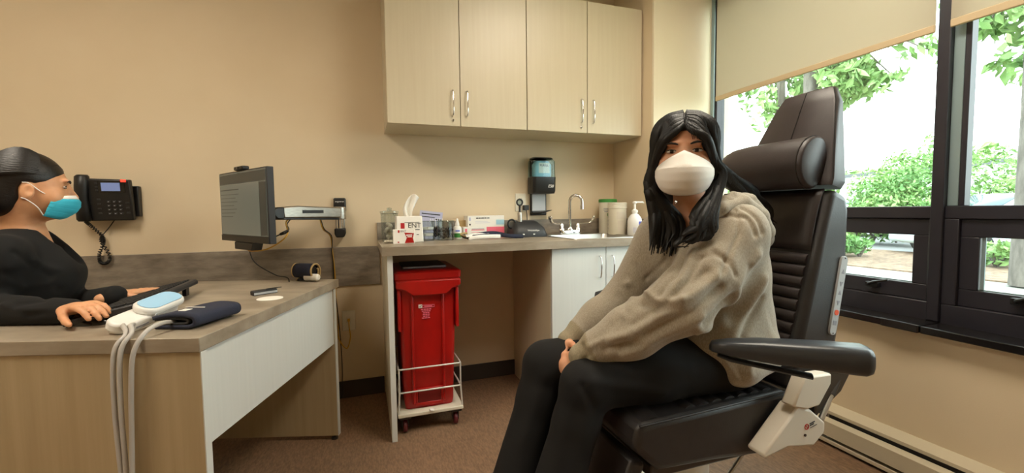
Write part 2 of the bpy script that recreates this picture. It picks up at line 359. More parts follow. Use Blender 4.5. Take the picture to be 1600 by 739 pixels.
# ------------------------------------------------------------------ window wall
FX0, FX1 = 2.12, 2.185          # frame depth
def bar(m, y0, y1, z0, z1, x0=FX0, x1=FX1): m.box(x0, x1, min(y0, y1), max(y0, y1), z0, z1)
def window(name, ya, yb, lower_a, lower_b, mull):
    t = thing(name, None, None, ((FX0+FX1)/2, (ya+yb)/2, .63), kind='structure')
    f = MB(); bar(f, ya, yb, .596, .70); bar(f, ya, yb, 1.03, 1.08); bar(f, ya, yb, 2.33, 2.42)
    if mull == 'l': bar(f, yb-.06, yb, .70, 2.33, FX0, FX1)          # jamb at the pier
    part('frame', f, 'frame_dark', t, world=True, bevel=.004)
    if mull == 'l': part('jamb_trim', bx(FX0-.012, FX0, yb-.045, yb-.002, .70, 2.42), 'frame_light', t, world=True, bevel=.003)
    # lower opening sash
    s = MB(); a, b_ = lower_a-.055, lower_b+.055; x0, x1 = FX0+.012, FX1-.005
    s.box(x0, x1, a, b_, .70, .765); s.box(x0, x1, a, b_, .963, 1.03); s.box(x0, x1, a, lower_a, .765, .963); s.box(x0, x1, lower_b, b_, .765, .963)
    s.box(FX0, FX1, b_, yb-(.06 if mull == 'l' else 0), .70, 1.03)
    if a > ya+.002: s.box(FX0, FX1, ya, a, .70, 1.03)
    sp = part('lower_sash', s, 'frame_dark', t, world=True, bevel=.003)
    g = MB(); g.box(x0+.008, x0+.012, lower_b-.014, lower_b-.003, .765, .963); g.box(x0+.008, x0+.012, lower_a, lower_b, .766, .771); part('glazing_bead', g, 'frame_light', sp, world=True)
    part('pane', bx(FX0+.04, FX0+.044, lower_a, lower_b, .765, .963), 'glass', t, world=True)
    yu0, yu1 = ya+.002, yb-.045
    part('pane', bx(FX0+.04, FX0+.044, ya, yb-(.06 if mull == 'l' else 0), 1.08, 2.33), 'glass', t, world=True)
    return t, sp
w1, sp1 = window('window_1', 1.083, YP, 1.146, 2.13, 'l')
mm = MB(); mm.box(FX0-.01, FX1+.01, 1.043, 1.083, .628, 2.42); mm.box(FX0+.0005, FX1, 1.043, 1.083, .5955, .628); part('mullion', mm, 'frame_dark', w1, world=True, bevel=.003)
w2, sp2 = window('window_2', -.45, 1.043, -.2, .943, 'r')
part('lit_reveal', bx(FX0+.012, FX0+.03, 1.010, 1.043, 1.08, 2.33), 'frame_light', w2, world=True, bevel=.002)  # side of the dark frame, its daylight put into a paler colour
part('side_stile', bx(FX0+.012, FX0+.05, .992, 1.010, 1.08, 2.33), 'frame_dark', w2, world=True, bevel=.002)
for sp, px, py in ((sp1, 1362, 437), (sp2, 1594, 463)):              # cam handles of the lower sashes
    p = onx(px, py, FX0); m = MB()
    m.box(FX0-.012, FX0+.012, p[1]-.03, p[1]+.02, p[2]-.03, p[2]-.008); m.tube([(FX0-.012, p[1]+.005, p[2]-.018), (FX0-.028, p[1]-.02, p[2]-.006), (FX0-.03, p[1]-.08, p[2]+.012)], [.008, .007, .005], 8)
    part('sash_handle', m, 'black', sp, world=True, bevel=.002)
# stone sill in three lengths
ts = thing('trim_3', None, None, (2.06, 1, .595), kind='structure')
for y0, y1, xf, z1 in ((1.172, YP-.001, 1.998, .624), (1.042, 1.170, 1.988, .627), (-.45, 1.040, 1.994, .624)):
    part('sill_slab', bx(xf, FX0, y0, y1, .5955, z1), 'sill', ts, world=True, bevel=.004)
# roller blinds
def blind(y0, y1, z, label):
    t = thing('roller_blind', label, 'blind', (2.08, (y0+y1)/2, z), group='roller blinds in the window')
    x = 2.095; part('fabric', bx(x, x+.0012, y0, y1, z+.028, 2.37), 'blind', t, world=True)
    part('hem_bar', bx(x-.005, x+.006, y0, y1, z, z+.030), 'blind_hem', t, world=True, bevel=.004)
    part('roller', MB().cyl((x+.0, y0, 2.385), (x, y1, 2.385), .022), 'blind_hem', t, world=True)
    part('bracket', bx(x-.03, x+.024, y0-.003, y0, 2.36, 2.42), 'white', t, world=True); part('bracket', bx(x-.03, x+.024, y1, y1+.003, 2.36, 2.42), 'white', t, world=True)
blind(1.0835, 2.178, 1.743, 'beige roller blind half lowered behind the exam chair headrest, next to the wall pier')
blind(-.42, 1.038, 1.743, 'beige roller blind half lowered over the window bay beyond the mullion')
# baseboard heater
t = thing('baseboard_heater', 'cream metal baseboard heater with dark slots under the window sill', 'heater', (2.0, .9, 0))
y0, y1 = -1.6, 2.2
part('back_plate', bx(XW-.006, XW, y0, y1, .02, .172), 'heater', t, world=True)
part('top_cap', MB().prism([(XW-.006, .172), (XW-.006, .166), (XW-.052, .150), (XW-.052, .140), (XW-.056, .140), (XW-.056, .154)], y0, y1), 'heater', t, world=True)
part('front_panel', MB().prism([(XW-.078, .045), (XW-.078, .110), (XW-.058, .122), (XW-.054, .122), (XW-.072, .108), (XW-.072, .045)], y0, y1), 'heater', t, world=True)
part('bottom_rail', bx(XW-.076, XW-.05, y0, y1, .012, .030), 'heater', t, world=True, bevel=.003)
part('fin_core', bx(XW-.050, XW-.010, y0+.05, y1-.05, .03, .135), 'heater_dark', t, world=True)
part('gap_shade', bx(XW-.06, XW-.008, y0, y1, 0, .012), 'heater_dark', t, world=True)  # dark strip standing in for the shade under the heater
for y in (1.36, .75, .1): part('bracket', bx(XW-.055, XW-.006, y, y+.006, .030, .150), 'steel', t, world=True)
# ------------------------------------------------------------------ desk (turned about 17 degrees to the walls)
DZ = .765; DN = np.array([-.406, 1.298]); DU = np.array([-.955, .297]); DV = np.array([.297, .955])
DROT = math.atan2(DV[1], DV[0])-PI/2       # local x = -DU, local y = DV
def dk(u, v, z=DZ): p = DN+DU*u+DV*v; return np.array([p[0], p[1], z])
desk = thing('desk', 'L-edged office desk with grey stone-look top, tan end panels and white apron', 'desk', (DN[0], DN[1], 0), DROT)
desk['label'] = 'office desk with grey stone-look top, tan end panels and a white apron'
LEN, DEP = .97, .68
part('desktop', bx(-DEP, 0, 0, LEN, DZ-.038, DZ), 'concrete_top', desk, bevel=.002)
part('end_panel', bx(-DEP+.02, -.004, .006, .03, .015, DZ-.0385), 'laminate_tan', desk, bevel=.001)
part('end_panel', bx(-DEP+.02, -.010, LEN-.05, LEN-.025, .02, DZ-.0385), 'laminate_tan', desk, bevel=.001)
part('panel_edge', bx(-.0098, -.006, LEN-.05, LEN-.025, .02, DZ-.0385), 'laminate_white', desk)
part('panel_edge', bx(-.0039, -.001, .006, .03, .015, DZ-.0385), 'laminate_white', desk)
part('apron', bx(-.032, -.012, .031, LEN-.051, DZ-.30, DZ-.0385), 'laminate_white', desk, bevel=.001)
for x in (-.03, -DEP+.06):
    for y in (.018, LEN-.038): part('glide_foot', MB().lathe([(.016, 0), (.016, .008), (.006, .010), (.006, .0205)], 12, (x, y, 0)), 'dark_metal', desk)

# ------------------------------------------------------------------ keyboard, mouse, readers on the desk
kq = dk(.378, .425)+np.array([-.080, 0, 0]); kb = thing('keyboard', 'black wide computer keyboard propped on rear feet on the desk', 'keyboard', kq, .02)
# local x points away from the typist (to the apron), local y along the desk
tilt = Matrix.Translation((0, 0, .022)) @ Matrix.Rotation(math.radians(-12), 4, 'Y') @ Matrix.Diagonal((1.1, 1.08, 1.1, 1))
m = MB(); m.prism([(-.085, -.004), (-.085, .006), (-.07, .014), (.075, .016), (.082, .008), (.080, -.004)], -.235, .235, M=tilt); part('case', m, 'charcoal', kb, bevel=.004)
m = MB()
for r in range(6):
    n = 20
    for k in range(n):
        if r == 0 and 4 < k < 10: continue
        y = -.22+.44*k/n; x = -.062+r*.0205+(.005 if r == 5 else 0); m.box(x, x+.017, y+.001, y+.0195, .0135, .0205, tilt)
part('keys', m, 'black_matte', kb, bevel=.002, kind='stuff')
for y in (-.19, .19): part('tilt_foot', bx(.055, .068, y-.016, y+.016, 0, .031), 'black', kb)
ms = thing('computer_mouse', 'black glossy computer mouse under the hand on the desk', 'mouse', dk(.430, .172), DROT+.15)
rings = []
for i, (x, wd, h) in enumerate(((-.058, .012, .012), (-.05, .024, .024), (-.02, .031, .037), (.015, .031, .036), (.045, .028, .024), (.060, .014, .010))):
    rings.append([(x, wd*math.cos(a)*(1 if math.sin(a) >= 0 else 1.02), max(h*math.sin(a)*1.0, 0) if math.sin(a) > 0 else 0.0) for a in np.linspace(0, 2*PI, 20, endpoint=False)])
body = part('shell', MB().loft(rings), 'black_gloss', ms, smooth=60)
part('scroll_wheel', MB().cyl((.036, -.004, .028), (.036, .004, .028), .009), 'rubber', ms)
# white reader with a blue lid
bp = thing('blood_pressure_reader', 'white handheld blood pressure reader with a pale blue lid on the desk', 'medical device', dk(.258, .160), DROT+.08)
T = Matrix.Translation((0, 0, .015)) @ Matrix.Rotation(math.radians(20), 4, 'Y') @ Matrix.Rotation(math.radians(5), 4, 'X')
def stadium(cx, cy, hw, hl, n=8): 
    r = hw; return [(cx+r*math.cos(a), cy+(hl-r)*(1 if i < n else -1)+r*math.sin(a)) for i, a in enumerate(list(np.linspace(0, PI, n))+list(np.linspace(PI, 2*PI, n)))]
m = MB(); m.prism(stadium(0, -.01, .032, .115), 0, .030, 'z', M=T); part('body', m, 'device_white', bp, bevel=.008, seg=3)
m = MB(); m.prism(stadium(.004, .035, .036, .080), .028, .050, 'z', M=T); part('head', m, 'device_white', bp, bevel=.008, seg=3)
m = MB(); m.prism(stadium(.004, .035, .028, .072), .050, .0525, 'z', M=T); part('lid', m, 'device_blue', bp, bevel=.001)
m = MB(); m.box(.031, .0335, -.085, -.04, .012, .016, T); part('marking', m, 'ink_pale', bp)
m = MB(); m.cyl((.040, -.03, .034), (.042, -.03, .034), .006, M=T); part('button', m, 'panel_grey', bp)
m = MB(); m.prism([(-.030, 0), (.030, 0), (.026, .010), (-.028, .024)], -.085, .075); part('cradle', m, 'offwhite', bp, bevel=.003)
# folded cuff
cu = thing('pressure_cuff', 'folded navy blood pressure cuff lying by the desk corner', 'cuff', dk(.118, .160), DROT-.14)
def foldpath(n=5): return smoothpath([(-.055, .006), (.03, .008), (.058, .012), (.066, .024), (.056, .037), (.0, .040), (-.06, .030)], n)
P = foldpath(); G = [[(p[0], y, p[1]) for p in P] for y in np.linspace(-.075, .095, 12)]
part('cloth', MB().grid(G), 'navy_cloth', cu, solid=.010, smooth=60)
G = [[(p[0]*.8-.008, y, .5*(p[1]-.022)+.022) for p in P] for y in np.linspace(-.073, .09, 8)]
part('bladder', MB().grid(G), 'black_matte', cu, solid=.008, smooth=60)
m = MB(); m.box(-.03, .03, .0, .004, .0455, .0468); m.box(-.01, .012, -.045, -.02, .0450, .0464); part('print', m, 'paper', cu)
# hoses hanging over the front edge
def hose(path, label): return part('air_hose', MB().tube(smoothpath(path, 8), .0058, 10), 'hose', label=label, cat='hose', group='air hoses over the desk edge', smooth=60)
F0 = -.016
hose([dk(.245, .085, DZ+.018), dk(.226, .045, DZ+.024), dk(.192, .012, DZ+.010), dk(.200, F0, DZ-.03), dk(.204, F0-.004, DZ-.17), dk(.198, F0-.004, DZ-.36), dk(.190, F0-.010, DZ-.52), dk(.178, F0-.02, DZ-.70), dk(.12, F0-.05, .012), dk(.0, F0-.06, .008)], 'pale grey air hose hanging over the desk front from the white reader')
hose([dk(.228, .085, DZ+.018), dk(.206, .045, DZ+.024), dk(.178, .012, DZ+.012), dk(.184, F0, DZ-.03), dk(.188, F0-.004, DZ-.17), dk(.186, F0-.004, DZ-.36), dk(.180, F0-.022, DZ-.52), dk(.166, F0-.034, DZ-.70), dk(.10, F0-.075, .012), dk(.02, F0-.09, .008)], 'pale grey air hose beside another one from the white reader')
hose([dk(.135, .105, DZ+.017), dk(.135, .06, DZ+.026), dk(.140, .012, DZ+.016), dk(.152, F0, DZ-.03), dk(.160, F0-.004, DZ-.12), dk(.166, F0-.004, DZ-.24), dk(.172, F0-.006, DZ-.40), dk(.178, F0-.005, DZ-.56), dk(.160, F0-.004, DZ-.70), dk(.08, F0-.04, .012), dk(-.04, F0-.03, .008)], 'pale grey air hose hanging over the desk front from the folded cuff')
# rolled cuff at the back corner
rc = thing('rolled_cuff', 'rolled navy cuff with tan lining standing at the back of the desk', 'cuff', dk(.128, .925), DROT-.25)
def rollpath(): return [(-.030+.0*a, 0, 0) for a in range(1)]
sp = []
for a in np.linspace(-.5*PI, 2.2*PI, 40):
    r = .036-.0022*a; sp.append((.0+r*math.cos(a)*1.0, .040+r*math.sin(a)*1.05))
# axis of the roll lies along local x
G = [[(x, p[0], p[1]) for p in sp] for x in np.linspace(-.055, .040, 6)]
zmin = min(p[1] for p in sp); G = [[(q[0], q[1], q[2]-zmin+.004) for q in r] for r in G]
part('outer_cloth', MB().grid(G), 'navy_cloth', rc, solid=.005, smooth=60)
for x in (-.058, .043):
    part('lining_edge', MB().tube([(x, p[0], p[1]-zmin+.004) for p in sp], .0045, 6), 'tan_cloth', rc, smooth=60)
part('grey_core', MB().cyl((-.04, .004, .052), (.036, .004, .052), .018), 'dark_metal', rc, bevel=.003)
part('white_connector', MB().tube([(.0, -.012, .020), (.066, -.012, .020), (.072, -.012, .020)], [.016, .016, .010], 14), 'white', rc, bevel=.002)
# dark pager with stylus, white disc
pg = thing('pager', 'small dark pager with a thin stylus beside a white disc on the desk', 'device', dk(.158, .607), DROT+.9)
part('body', bx(-.045, .045, -.016, .016, 0, .018), 'charcoal', pg, bevel=.004); part('face', bx(-.043, .043, -.0172, -.0160, .003, .011), 'panel_grey', pg)
part('stylus', MB().tube([(.0, -.022, .022), (.062, -.012, .020)], [.0022, .0016], 6), 'black', pg)
m = MB().lathe([(.040, 0), (.040, .0015), (.037, .0022)], 28); 
o = part('paper_disc', MB().lathe([(.044, 0), (.044, .0015), (.041, .0022)], 32, tuple(dk(.085, .510))), 'paper', label='thin white paper disc lying on the desk', cat='disc')

# ------------------------------------------------------------------ wall phone
PH = ony(170, 312, YB)
ph = thing('wall_phone', 'black desk phone with handset and small screen mounted on the wall', 'phone', (-1.155, YB, 1.06), 0)
# local: x right, y = -out of wall, z up
m = MB(); m.box(-.075, .110, -.035, 0, .015, .165); part('wall_bracket', m, 'black', ph, bevel=.004)
Tp = Matrix.Translation((0, -.035, .0)) @ Matrix.Rotation(math.radians(7), 4, 'X')
m = MB(); m.prism([(-.112, 0), (.098, 0), (.098, .196), (-.06, .200), (-.112, .200)], -.030, 0, 'y', M=Tp); part('body', m, 'black', ph, bevel=.005)
hs = part('handset', MB().loft([[(x+wx*math.cos(a), y+.5*wy*math.sin(a), z) for a in np.linspace(0, 2*PI, 14, endpoint=False)] for x, y, z, wx, wy in ((-.088, -.075, -.006, .022, .030), (-.088, -.078, .004, .027, .046), (-.088, -.082, .05, .026, .040), (-.088, -.090, .105, .024, .036), (-.086, -.088, .16, .026, .044), (-.084, -.082, .205, .027, .050), (-.084, -.078, .214, .020, .036))]), 'black', ph, smooth=50)
m = MB(); m.box(-.025, .078, -.0320, -.0302, .135, .190, Tp); part('screen_bezel', m, 'black_gloss', ph)
m = MB(); m.box(-.012, .060, -.0335, -.0321, .143, .182, Tp); part('screen', m, 'phone_lcd', ph)
m = MB(); m.box(.066, .084, -.0345, -.028, .186, .197, Tp); part('message_light', m, 'red_light', ph)
m = MB()
for r in range(4):
    for c_ in range(3): m.box(.002+c_*.022, .016+c_*.022, -.0335, -.0300, .030+r*.019, .040+r*.019, Tp)
for r in range(4): m.box(-.036, -.022, -.0335, -.0300, .032+r*.022, .040+r*.022, Tp)
for r in range(3): m.box(.074, .088, -.0335, -.0300, .034+r*.024, .042+r*.024, Tp)
for r in range(3): m.box(-.036, -.026, -.0335, -.0300, .142+r*.016, .150+r*.016, Tp)
part('keypad', m, 'charcoal', ph, bevel=.001, kind='stuff')
m = MB()
for r in range(4):
    for c_ in range(3): m.box(.006+c_*.022, .011+c_*.022, -.0340, -.0335, .033+r*.019, .0365+r*.019, Tp)
part('digits', m, 'ink_pale', ph, kind='stuff')
def coil(path, R, r, turns, n=8):
    P = smoothpath(path, 12); L = np.linspace(0, len(P)-1, turns*8); Q = np.array([[np.interp(t, range(len(P)), P[:, c]) for c in range(3)] for t in L])
    out = []
    for i, q in enumerate(Q):
        tt = Q[min(i+1, len(Q)-1)]-Q[max(i-1, 0)]; tt /= np.linalg.norm(tt); u = np.cross(tt, [0, 1, 0]); u /= np.linalg.norm(u)+1e-9; v = np.cross(tt, u); a = 2*PI*i/8
        out.append(q+R*(u*math.cos(a)+v*math.sin(a)))
    return MB().tube(out, r, 5)
X0 = -1.155
part('coiled_cord', coil([(-.088, -.07, -.004), (-.075, -.05, -.03), (-.045, -.035, -.075), (-.040, -.035, -.11), (-.062, -.03, -.165), (-.060, -.03, -.205), (-.035, -.03, -.210), (-.022, -.03, -.175), (-.050, -.03, -.105), (-.045, -.03, -.075)], .006, .0028, 46), 'black', ph, smooth=60)
part('line_cord', MB().tube(smoothpath([(-.045, -.03, -.075), (-.02, -.02, -.035), (.0, -.01, .002)], 6), .0024, 6), 'black', ph)

# ------------------------------------------------------------------ monitor on its arm
MR = pd(419, 325, 1.776); ML = pd(345, 325, 2.11); mc = (MR+ML)/2
ax = MR-ML; ax[2] = 0; MWID = np.linalg.norm(ax); ax /= MWID; mrz = math.atan2(ax[1], ax[0]); mn = np.array([ax[1], -ax[0], 0])   # screen normal, towards the clinician
zb, zt = .955, 1.275
mo = thing('computer_monitor', 'thin black computer monitor with grey document on screen, held by the wall arm', 'monitor', (mc[0], mc[1], zb), mrz)
hw = MWID/2; hh = zt-zb
part('case', bx(-hw, hw, .0, .028, 0, hh), 'charcoal', mo, bevel=.003)
part('back_shell', bx(-hw*.6, hw*.6, .0285, .05, .04, hh-.05), 'charcoal', mo, bevel=.008)
part('bezel', bx(-hw+.001, hw-.001, -.002, .0, .001, .028), 'black', mo)
sc = part('screen', bx(-hw+.006, hw-.006, -.0015, .0, .030, hh-.006), 'screen', mo)
m = MB(); m.box(-hw+.016, -.03, -.0026, -.0016, hh-.085, hh-.080)
for i, (x1, ) in enumerate(((.0,), (-.04,), (-.02,), (-.06,), (-.03,), (-.05,), (-.08,))): m.box(-hw+.02, x1-.03, -.0024, -.0016, hh-.105-.017*i, hh-.1025-.017*i)
part('text_lines', m, 'screen_line', sc, kind='stuff')
m = MB(); m.box(-hw+.008, hw-.008, -.0024, -.0016, hh-.055, hh-.012); m.box(hw-.075, hw-.012, -.0024, -.0016, .035, hh-.06); part('tool_pane', m, 'screen_line', sc)
m = MB(); m.box(-hw+.01, hw-.08, -.0019, -.0016, .032, hh-.058); part('page', m, 'screen_pane', sc)
wc = part('webcam', bx(-.055, .045, -.010, .020, hh+.001, hh+.018), 'black', mo, bevel=.005)
part('lens', MB().cyl((-.005, -.0125, hh+.010), (-.005, -.0095, hh+.010), .006), 'black_gloss', wc)
part('sound_bar', MB().prism([(-.115, -.036), (.075, -.036), (.098, -.001), (-.115, -.001)], .0, .045), 'black', mo, bevel=.004)
# arm
ar = thing('monitor_arm', 'silver wall-mounted monitor arm with black joints', 'monitor arm', (-.118, YB, .95))
m = MB(); m.box(-.154, -.088, YB-.022, YB, 1.085, 1.166); part('mount_cap', m, 'black', ar, world=True, bevel=.008)
part('track_plate', bx(-.146, -.096, YB-.014, YB-.0005, .975, 1.10), 'steel', ar, world=True, bevel=.003)
T = text_mb('ergotron', .013, facing((-.121, YB-.0226, 1.145), (0, -1, 0))); part('lettering', T, 'white', ar, world=True)
part('pivot_post', MB().cyl((-.121, YB-.055, .985), (-.121, YB-.055, 1.05), .017), 'chrome', ar, world=True)
part('post_cap', MB().prism([(-.150, .965), (-.142, .945), (-.100, .945), (-.092, .965), (-.092, .995), (-.150, .995)], YB-.085, YB-.0005), 'black', ar, world=True, bevel=.006)
part('elbow_block', MB().tube([(-.121, YB-.055, 1.045), (-.121, YB-.055, 1.115)], [.034, .032], 18), 'alu', ar, world=True, bevel=.004)
E0 = np.array([-.125, YB-.06, 1.085]); bc = mc+(-mn)*.075; E1 = np.array([bc[0], bc[1], 1.105])
dv = E1-E0; ln = np.linalg.norm(dv[:2]); az = math.atan2(dv[1], dv[0]); TA = Matrix.Translation(Vector(E0)) @ Matrix.Rotation(az, 4, 'Z')
m = MB(); m.prism([(.0, -.022), (.02, -.030), (ln*.78, -.026), (ln*.80, .026), (ln*.60, .034), (.02, .026), (.0, .016)], -.026, .026, 'y', M=TA); part('link_shell', m, 'alu', ar, world=True, bevel=.006)
m = MB(); m.prism([(.02, -.042), (ln*.82, -.034), (ln*.82, -.0245), (.02, -.0305)], -.024, .024, 'y', M=TA); part('cable_cover', m, 'black', ar, world=True, bevel=.003)
for s_ in (-1, 1):
    m = MB(); m.box(ln*.28, ln*.56, s_*.0255, s_*.0275, -.004, .012, TA) if s_ > 0 else m.box(ln*.28, ln*.56, -.0275, -.0255, -.004, .012, TA); part('slot_inlay', m, 'black', ar, world=True)
m = MB(); m.prism([(ln*.78, -.030), (ln*.86, -.030), (ln*.90, -.012), (ln*.90, .014), (ln*.86, .026), (ln*.78, .026)], -.030, .030, 'y', M=TA); part('head_joint', m, 'black', ar, world=True, bevel=.005)
m = MB(); m.box(ln*.895, ln-.015, -.012, .012, -.012, .018, TA); part('head_bar', m, 'chrome', ar, world=True, bevel=.002)
m = MB(); q = facing((mc[0]-mn[0]*.0515, mc[1]-mn[1]*.0515, 1.108), (-mn[0], -mn[1], 0)); m.box(-.05, .05, -.05, .05, 0, .006, q); m.cyl((0, 0, .006), (0, 0, .03), .018, M=q); part('vesa_plate', m, 'black', ar, world=True, bevel=.002)
# cables
A1 = E0+dv*.66; A1[2] -= .040; A2 = E0+dv*.28; A2[2] -= .046
mb_ = lambda fx, dz, back=.03: np.array([mc[0]+ax[0]*fx-mn[0]*back, mc[1]+ax[1]*fx-mn[1]*back, dz])
part('network_cable', MB().tube(smoothpath([A1, A1+[-.02, -.02, -.02], mb_(.22, .985, .09), mb_(.10, .925, .06), mb_(-.02, .912, .03), mb_(-.04, .93, .030), mb_(-.04, .95, .031)], 8), .0032, 7), 'yellow_cable', label='yellow network cable looping from the monitor arm under the monitor', cat='cable')
ol = ony(545, 500, YB)
part('network_cable', MB().tube(smoothpath([A2, A2+[.012, .02, -.05], (-.175, YB-.024, .95), (-.168, YB-.020, .86), (-.160, YB-.018, .76), (-.158, YB-.012, .62), (-.150, YB-.012, .46), (-.150, YB-.02, .36), (-.110, YB-.03, .30), (-.088, YB-.035, .36), (-.092, YB-.045, .43), (-.094, YB-.02, .462)], 8), .0032, 7), 'yellow_cable', label='yellow network cable running from the monitor arm down the wall to the outlet', cat='cable')
part('power_cable', MB().tube(smoothpath([A2+[.004, .0, 0], A2+[.018, .02, -.05], (-.168, YB-.034, .95), (-.170, YB-.026, .86), (-.166, YB-.024, .80), (-.164, YB-.020, .66), (-.150, YB-.020, .50), (-.14, YB-.015, .30), (-.14, YB-.015, .12), (-.16, YB-.03, .006), (-.3, YB-.04, .006)], 8), .0028, 6), 'black', label='black power cable beside the yellow one down the wall', cat='cable')
pc = thing('power_cable', 'black cable with inline connector between the arm and the monitor', 'cable', mb_(hw, 1.0, .02))
P = smoothpath([A1+[.002, 0, 0], A1+[-.015, -.02, -.03], mb_(.24, 1.01, .09), mb_(.22, .99, .06), mb_(.2, .975, .0285)], 8); part('wire', MB().tube(P, .0026, 6), 'black', pc, world=True)
part('inline_plug', MB().tube([P[17], P[20], P[23]], [.006, .0075, .006], 10), 'black', pc, world=True)
part('screen_cable', MB().tube(smoothpath([mb_(-.04, .935, .030), mb_(.0, .86, .04), mb_(.06, .80, .10), mb_(.11, .775, .14), np.array([-.37, 2.30, .66]), np.array([-.37, 2.36, .3]), np.array([-.37, 2.42, .006]), np.array([-.5, 2.5, .006])], 8), .0026, 6), 'black', label='thin black cable dropping from the monitor behind the desk', cat='cable')
# outlet plate low on the wall
def outlet(x, z, label, plugs=True):
    t = thing('wall_outlet', label, 'outlet', (x, YB, z-.058))
    part('plate', bx(-.036, .036, -.006, 0, 0, .116), 'offwhite', t, bevel=.003)
    for dz in (.036, .080):
        r = part('socket', bx(-.017, .017, -.008, -.0055, dz-.014, dz+.014), 'offwhite', t, bevel=.004)
        m = MB(); m.box(-.008, -.006, -.0086, -.0078, dz-.002, dz+.007); m.box(.005, .007, -.0086, -.0078, dz-.002, dz+.007); m.cyl((0, -.0086, dz-.007), (0, -.0078, dz-.007), .0025, n=8); part('slots', m, 'ink', r)
    return t
lo_ = thing('wall_outlet', 'cream data outlet plate low on the wall with a yellow plug', 'outlet', (-.094, YB, .397))
part('plate', bx(-.036, .036, -.006, 0, 0, .116), 'offwhite', lo_, bevel=.003)
part('jack', bx(-.014, .014, -.010, -.0055, .048, .080), 'offwhite', lo_, bevel=.002); part('yellow_plug', bx(-.007, .007, -.024, -.0095, .056, .072), 'yellow_cable', lo_, bevel=.002)
# ------------------------------------------------------------------ counter run on the back wall
CZ = .922; CY = 2.041
ct = thing('worktop', 'grey stone-look laminate worktop with backsplash and inset sink cut-out', 'worktop', (.9, 2.35, .882))
ct['label'] = 'grey stone-look laminate worktop carrying the sink, bottles and glove boxes'
SX0, SX1, SY0, SY1 = 1.08, 1.52, 2.12, 2.50       # sink opening
m = MB(); m.box(.078, SX0, CY, YB-.0005, .882, CZ); m.box(SX1, XP-.0005, CY, YB-.0005, .882, CZ); m.box(SX0, SX1, CY, SY0, .882, CZ); m.box(SX0, SX1, SY1, YB-.0005, .882, CZ)
part('slab', m, 'concrete_top', ct, world=True)
part('backsplash', bx(.078, XP-.0005, YB-.020, YB-.0005, CZ+.0003, 1.022), 'concrete_lam', bevel=.002, label='low grey laminate backsplash along the back wall over the worktop', cat='backsplash')
part('side_splash', bx(XP-.020, XP-.0005, CY+.02, YB-.0205, CZ+.0003, 1.022), 'concrete_lam', bevel=.002, label='short grey laminate splash strip along the pier at the worktop end', cat='backsplash')
ep = thing('end_panel', 'cream laminate end panel holding up the left end of the worktop', 'panel', (.117, 2.36, 0))
ep['label'] = 'cream laminate panel holding up the worktop beside the red bin'
part('board', bx(.1005, .125, 2.066, YB-.009, 0, .8815), 'laminate', ep, world=True); part('edge_band', bx(.1005, .125, 2.061, 2.0658, 0, .8815), 'laminate_white', ep, world=True)
def pull(x, y, z0, z1, parent, mtl='chrome'):
    pts = smoothpath([(x, y, z0), (x, y-.018, z0+.006), (x, y-.026, (z0+z1)/2), (x, y-.018, z1-.006), (x, y, z1)], 6)
    part('handle', MB().tube(pts, .0040, 8), mtl, parent, world=True, smooth=60)
def cabinet(name, label, x0, x1, y0, y1, z0, z1, dz0, door_x, hz, group, locks=(), dm='laminate', carc='laminate', toe=False):
    t = thing(name, label, 'cabinet', ((x0+x1)/2, (y0+y1)/2, z0), group=group)
    m = MB(); yb = y0+.020
    m.box(x0, x0+.018, yb, y1, z0, z1); m.box(x1-.018, x1, yb, y1, z0, z1); m.box(x0+.018, x1-.018, y1-.008, y1, z0, z1); m.box(x0+.018, x1-.018, yb, y1-.008, dz0, dz0+.018); m.box(x0+.018, x1-.018, yb, y1-.008, z1-.018, z1)
    part('carcass', m, carc, t, world=True)
    if toe: part('toe_kick', bx(x0+.018, x1-.018, yb+.05, yb+.06, z0, dz0-.0005), 'vinyl_base', t, world=True)
    for i, (a, b) in enumerate(door_x):
        d = part('door', bx(a+.0018, b-.0018, y0, y0+.0195, dz0+.001, z1-.001), dm, t, world=True, bevel=.0012)
        hx = b-.042 if i == 0 else a+.036
        pull(hx, y0, hz[0], hz[1], d)
        if i in locks:
            part('lock', MB().cyl((hx, y0-.006, hz[0]-.026), (hx, y0, hz[0]-.026), .0075), 'chrome', d, world=True, bevel=.002); part('keyhole', bx(hx-.005, hx+.005, y0-.0066, y0-.0059, hz[0]-.0268, hz[0]-.0252), 'ink', d, world=True)
    return t
cabinet('wall_cabinet', 'cream two-door wall cabinet over the red bin side of the worktop', .134, .9035, 2.344, YB-.0005, 1.54, 2.31, 1.54, ((.134, .518), (.518, .9035)), (1.597, 1.73), 'wall cabinets', (0,))
cabinet('wall_cabinet', 'cream two-door wall cabinet over the sink, next to the pier', .9045, 1.671, 2.344, YB-.0005, 1.54, 2.31, 1.54, ((.9045, 1.290), (1.290, 1.671)), (1.600, 1.735), 'wall cabinets', (0,))
bc_ = cabinet('base_cabinet', 'white two-door base cabinet with tan sides under the sink', .923, 1.6785, 2.061, YB-.0005, 0, .8815, .10, ((.923, 1.247), (1.247, 1.6785)), (.715, .832), None, (), 'laminate_white', 'laminate', True)
